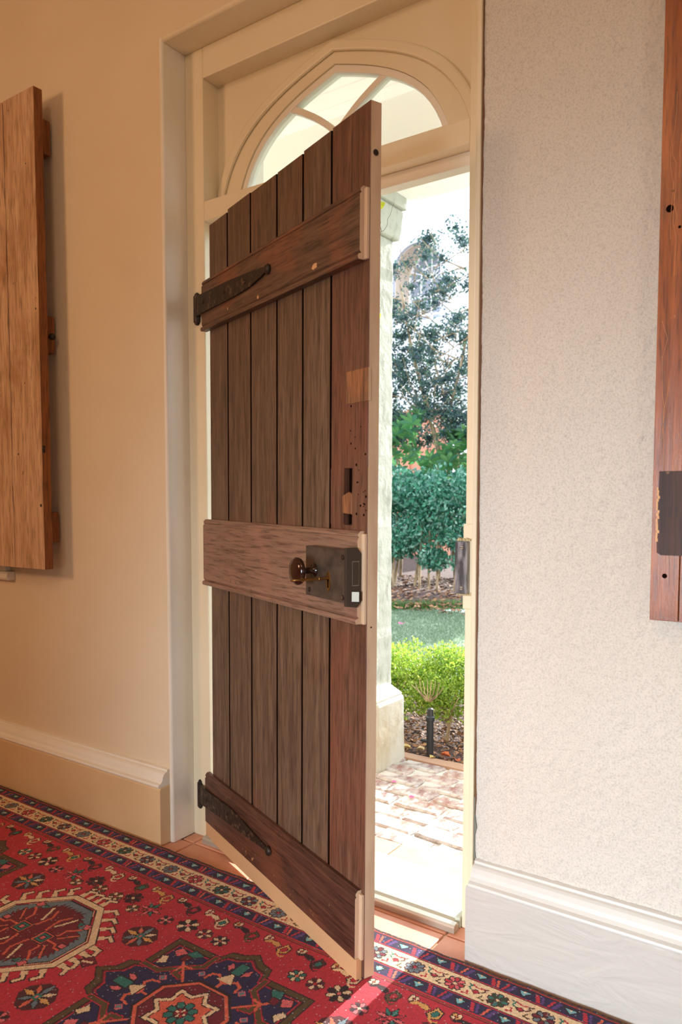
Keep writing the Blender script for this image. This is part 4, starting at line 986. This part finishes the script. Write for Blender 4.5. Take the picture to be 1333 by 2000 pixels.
# tall shrub, big-leaved plant, tree
shr = empty('evergreen_shrub', (-4.1, 7.0, .02), label='dense glossy blue-green shrub on thin pale stems in the dark bed', cat='shrub'); org = (-4.1, 7.0, .02)
bl = [(random.uniform(-6.2, -2.3), random.uniform(6.7, 7.5), random.uniform(.70, 1.34), .36, .34, .27) for i in range(95)] + [(random.uniform(-5.8, -2.5), 6.8, random.uniform(.38, .70), .20, .2, .15) for i in range(26)]
fbuild(foliage(blob_sampler(bl, .5), 40000, .064, .038, .2), 'foliage', m_shrub, shr, org)
for i in range(26):
    x = -5.9+i*.14+random.uniform(-.06, .06); y = random.uniform(6.7, 7.1); b = MB(); dx = random.uniform(-.22, .22)
    b.tube([(x, y, -.02), (x+dx*.3, y+.02, .35), (x+dx, y+.1, .95)], .020, 6, 0, .011); b.build('stem', m_bark, shr, org)
fat = empty('broad_leaved_shrub', (-4.6, 7.8, .02), label='dark shrub with large hand-shaped leaves rising behind the dense shrub', cat='shrub'); org = (-4.6, 7.8, .02)
def palm(r):
    mb = MB(); n_ = 8
    for k in range(n_):
        a = math.radians(-120+240*k/(n_-1)); l = r*(1-.35*abs(k-(n_-1)/2)/((n_-1)/2)); wd = r*.15
        d = Vector((math.sin(a), math.cos(a), 0)); s = Vector((d.y, -d.x, 0)); dr = lambda t: Vector((0, 0, -.22*l*t*t))
        p = [Vector((0, 0, 0)), d*l*.45+s*wd+dr(.45), d*l*.8+s*wd*.7+dr(.8), d*l+dr(1), d*l*.8-s*wd*.7+dr(.8), d*l*.45-s*wd+dr(.45), d*l*.5+Vector((0, 0, -.03*l))+dr(.5)]
        mb.add(p, [(0, 1, 6), (1, 2, 6), (2, 3, 6), (3, 4, 6), (4, 5, 6), (5, 0, 6)])
    return mb
proto = None
for i in range(150):
    x = random.uniform(-6.0, -3.2); y = random.uniform(7.6, 8.3); z = random.uniform(1.35, 2.38 if x < -4.55 else (1.75 if x < -4.25 else 2.15))
    if proto is None: proto = palm(.24).build('leaf', m_fatsia, fat, (0, 0, 0)); o = proto
    else: o = proto.copy(); C.objects.link(o)
    o.parent = fat; o.location = Vector((x, y, z))-Vector(org); s = random.uniform(.7, 1.15); o.scale = (s, s, s)
    o.rotation_euler = (random.uniform(.3, 1.1), random.uniform(-.4, .4), random.uniform(2.2, 4.1))
for i in range(9):
    x = -5.9+i*.32; b = MB(); b.tube([(x, 8, -.02), (x+.05, 8, .8), (x+random.uniform(-.1, .1), 8, 1.8)], .025, 6, 0, .015); b.build('stem', m_bark, fat, org)
tree = empty('slender_tree', (-4.1, 8.4, .02), label='airy small-leaved tree with thin pale leaning trunks against the white house', cat='tree'); org = (-4.1, 8.4, .02)
def limb(pts, r0, r1, nm='branch'): b = MB(); b.tube(pts, r0, 8, 0, r1); return b.build(nm, m_bark, tree, org, smooth=True)
limb([(-4.15, 8.3, -.05), (-4.25, 8.3, 1.0), (-4.42, 8.3, 1.7), (-4.72, 8.35, 2.6), (-5.0, 8.4, 3.4), (-5.2, 8.4, 4.4)], .055, .018, 'trunk')
limb([(-4.02, 8.4, -.05), (-4.10, 8.4, 1.4), (-4.35, 8.4, 2.4), (-4.62, 8.4, 3.2)], .040, .014, 'trunk')
limb([(-4.35, 8.35, 2.4), (-4.2, 8.4, 3.0), (-4.0, 8.4, 3.9), (-4.05, 8.4, 4.8)], .026, .009)
tips = []
for i in range(70):
    z = random.uniform(2.1, 4.6); x = -4.6+random.uniform(-.5, .5); y = 8.35+random.uniform(-.2, .2); a = random.uniform(0, 6.28); l = random.uniform(.5, 1.1)
    tip = (x+math.cos(a)*l, y+math.sin(a)*l*.7, z+random.uniform(.2, .7)); tips.append(tip)
    b = MB(); b.tube([(x, y, z), (x+math.cos(a)*l*.5, y+math.sin(a)*l*.35, z+.12), tip], .010, 5, 0, .003); b.build('twig', m_bark, tree, org)
bl = []
for i in range(230):
    z = 2.0+3.0*random.random()**1.5; bl.append((random.uniform(-6.0, -3.6), random.uniform(7.9, 8.9), z, .22, .2, .15))
bl += [(random.uniform(-3.4, -1.7), random.uniform(7.9, 8.9), random.uniform(1.6, 4.3), .26, .3, .2) for i in range(130)] + [(random.uniform(-5.8, -3.8), random.uniform(7.9, 8.9), random.uniform(2.3, 3.3), .22, .2, .15) for i in range(30)]  # clumps right of the view are added to shade the lawn
fbuild(foliage(blob_sampler(bl, .0), 52000, .046, .030, 0), 'foliage', m_tree, tree, org)

# white house far behind with an arched fanlight window, terracotta wall
hs = empty('white_house', (-11, 20, 0), (0, 0, 0), 'white rendered house with an arched window far behind the tree', 'house'); org = (-11, 20, 0)
wx, wz, wr = -11.43, 8.45, .86
def fanpts(r, n_=24, x=wx): return [(x+r*math.cos(math.pi*k/n_), wz+r*math.sin(math.pi*k/n_)) for k in range(n_+1)]
def legs(r, zb): return [(wx+r, zb)]+fanpts(r)+[(wx-r, zb)]
b = MB(); b.box(-26, -5, 20, 20.4, 0, 6.9); b.box(-26, wx-wr, 20, 20.4, 6.9, 9.95); b.box(wx+wr, -5, 20, 20.4, 6.9, 9.95); b.box(-26, -5, 20, 20.4, 9.95, 13)
ar = fanpts(wr); st_ = strip(ar, [(x, 9.95) for x, z in ar], 20, 20.4); b.add(st_.v, st_.f); b.build('wall', m_house, hs, org)
b = MB(); b.box(-26, -5, 19.86, 20, 9.95, 10.12); b.build('cornice', m_house, hs, org)
strip(legs(wr+.03, 6.9), legs(wr-.015, 6.9), 20.01, 21.0).build('arch_reveal', m_housetan, hs, org)
strip(legs(wr+.14, 6.9), legs(wr, 6.9), 19.86, 20.0).build('arch_hood', M('grey_stone_hood', 0.8, (196, 198, 208)).m, hs, org)
b = MB(); b.prism(legs(wr, 6.9), 20.96, 20.98, lambda a, p, q: (p, a, q)); b.build('pane', m_houseglass, hs, org)
strip(legs(wr, 6.9), legs(wr-.07, 6.9), 20.88, 20.96).build('window_frame', m_house, hs, org)
strip(fanpts(.42), fanpts(.37), 20.90, 20.96).build('glazing_bar', m_house, hs, org)
for k in range(1, 8):
    a = math.pi*k/8; b = MB(); b.tube([(wx+.10*math.cos(a), 20.93, wz+.10*math.sin(a)), (wx+.82*math.cos(a), 20.93, wz+.82*math.sin(a))], .028, 4); b.build('glazing_bar', m_house, hs, org)
for x in (-.4, 0, .4): b = MB(); b.box(wx+x-.025, wx+x+.025, 20.90, 20.96, 6.9, wz); b.build('glazing_bar', m_house, hs, org)
for z in (7.3, 7.9, wz): b = MB(); b.box(wx-.84, wx+.84, 20.90, 20.96, z-.025, z+.025); b.build('glazing_bar', m_house, hs, org)
tw = empty('garden_wall', (-6.9, 12, 0), label='terracotta coloured garden wall glimpsed through the leaves behind the shrubs', cat='wall'); org = (-6.9, 12, 0)
b = MB(); b.box(-7.75, -6.3, 12, 12.3, 0, 2.85); b.build('wall', m_terrawall, tw, org)
b = MB(); b.box(-7.8, -6.25, 11.95, 12.35, 2.85, 2.98); b.build('coping', m_terrawall, tw, org, bevel=.01)
for x in (-7.6, -7.2, -6.8, -6.45): b = MB(); b.box(x, x+.12, 11.95, 12, 0, 2.85); b.build('pilaster', m_terrawall, tw, org)
st('ground', MB().box(-40, 30, 9, 45, -.3, -.06), m_lawn)
st('ground', MB().box(3, 30, 1.3, 45, -.3, -.06), m_lawn)
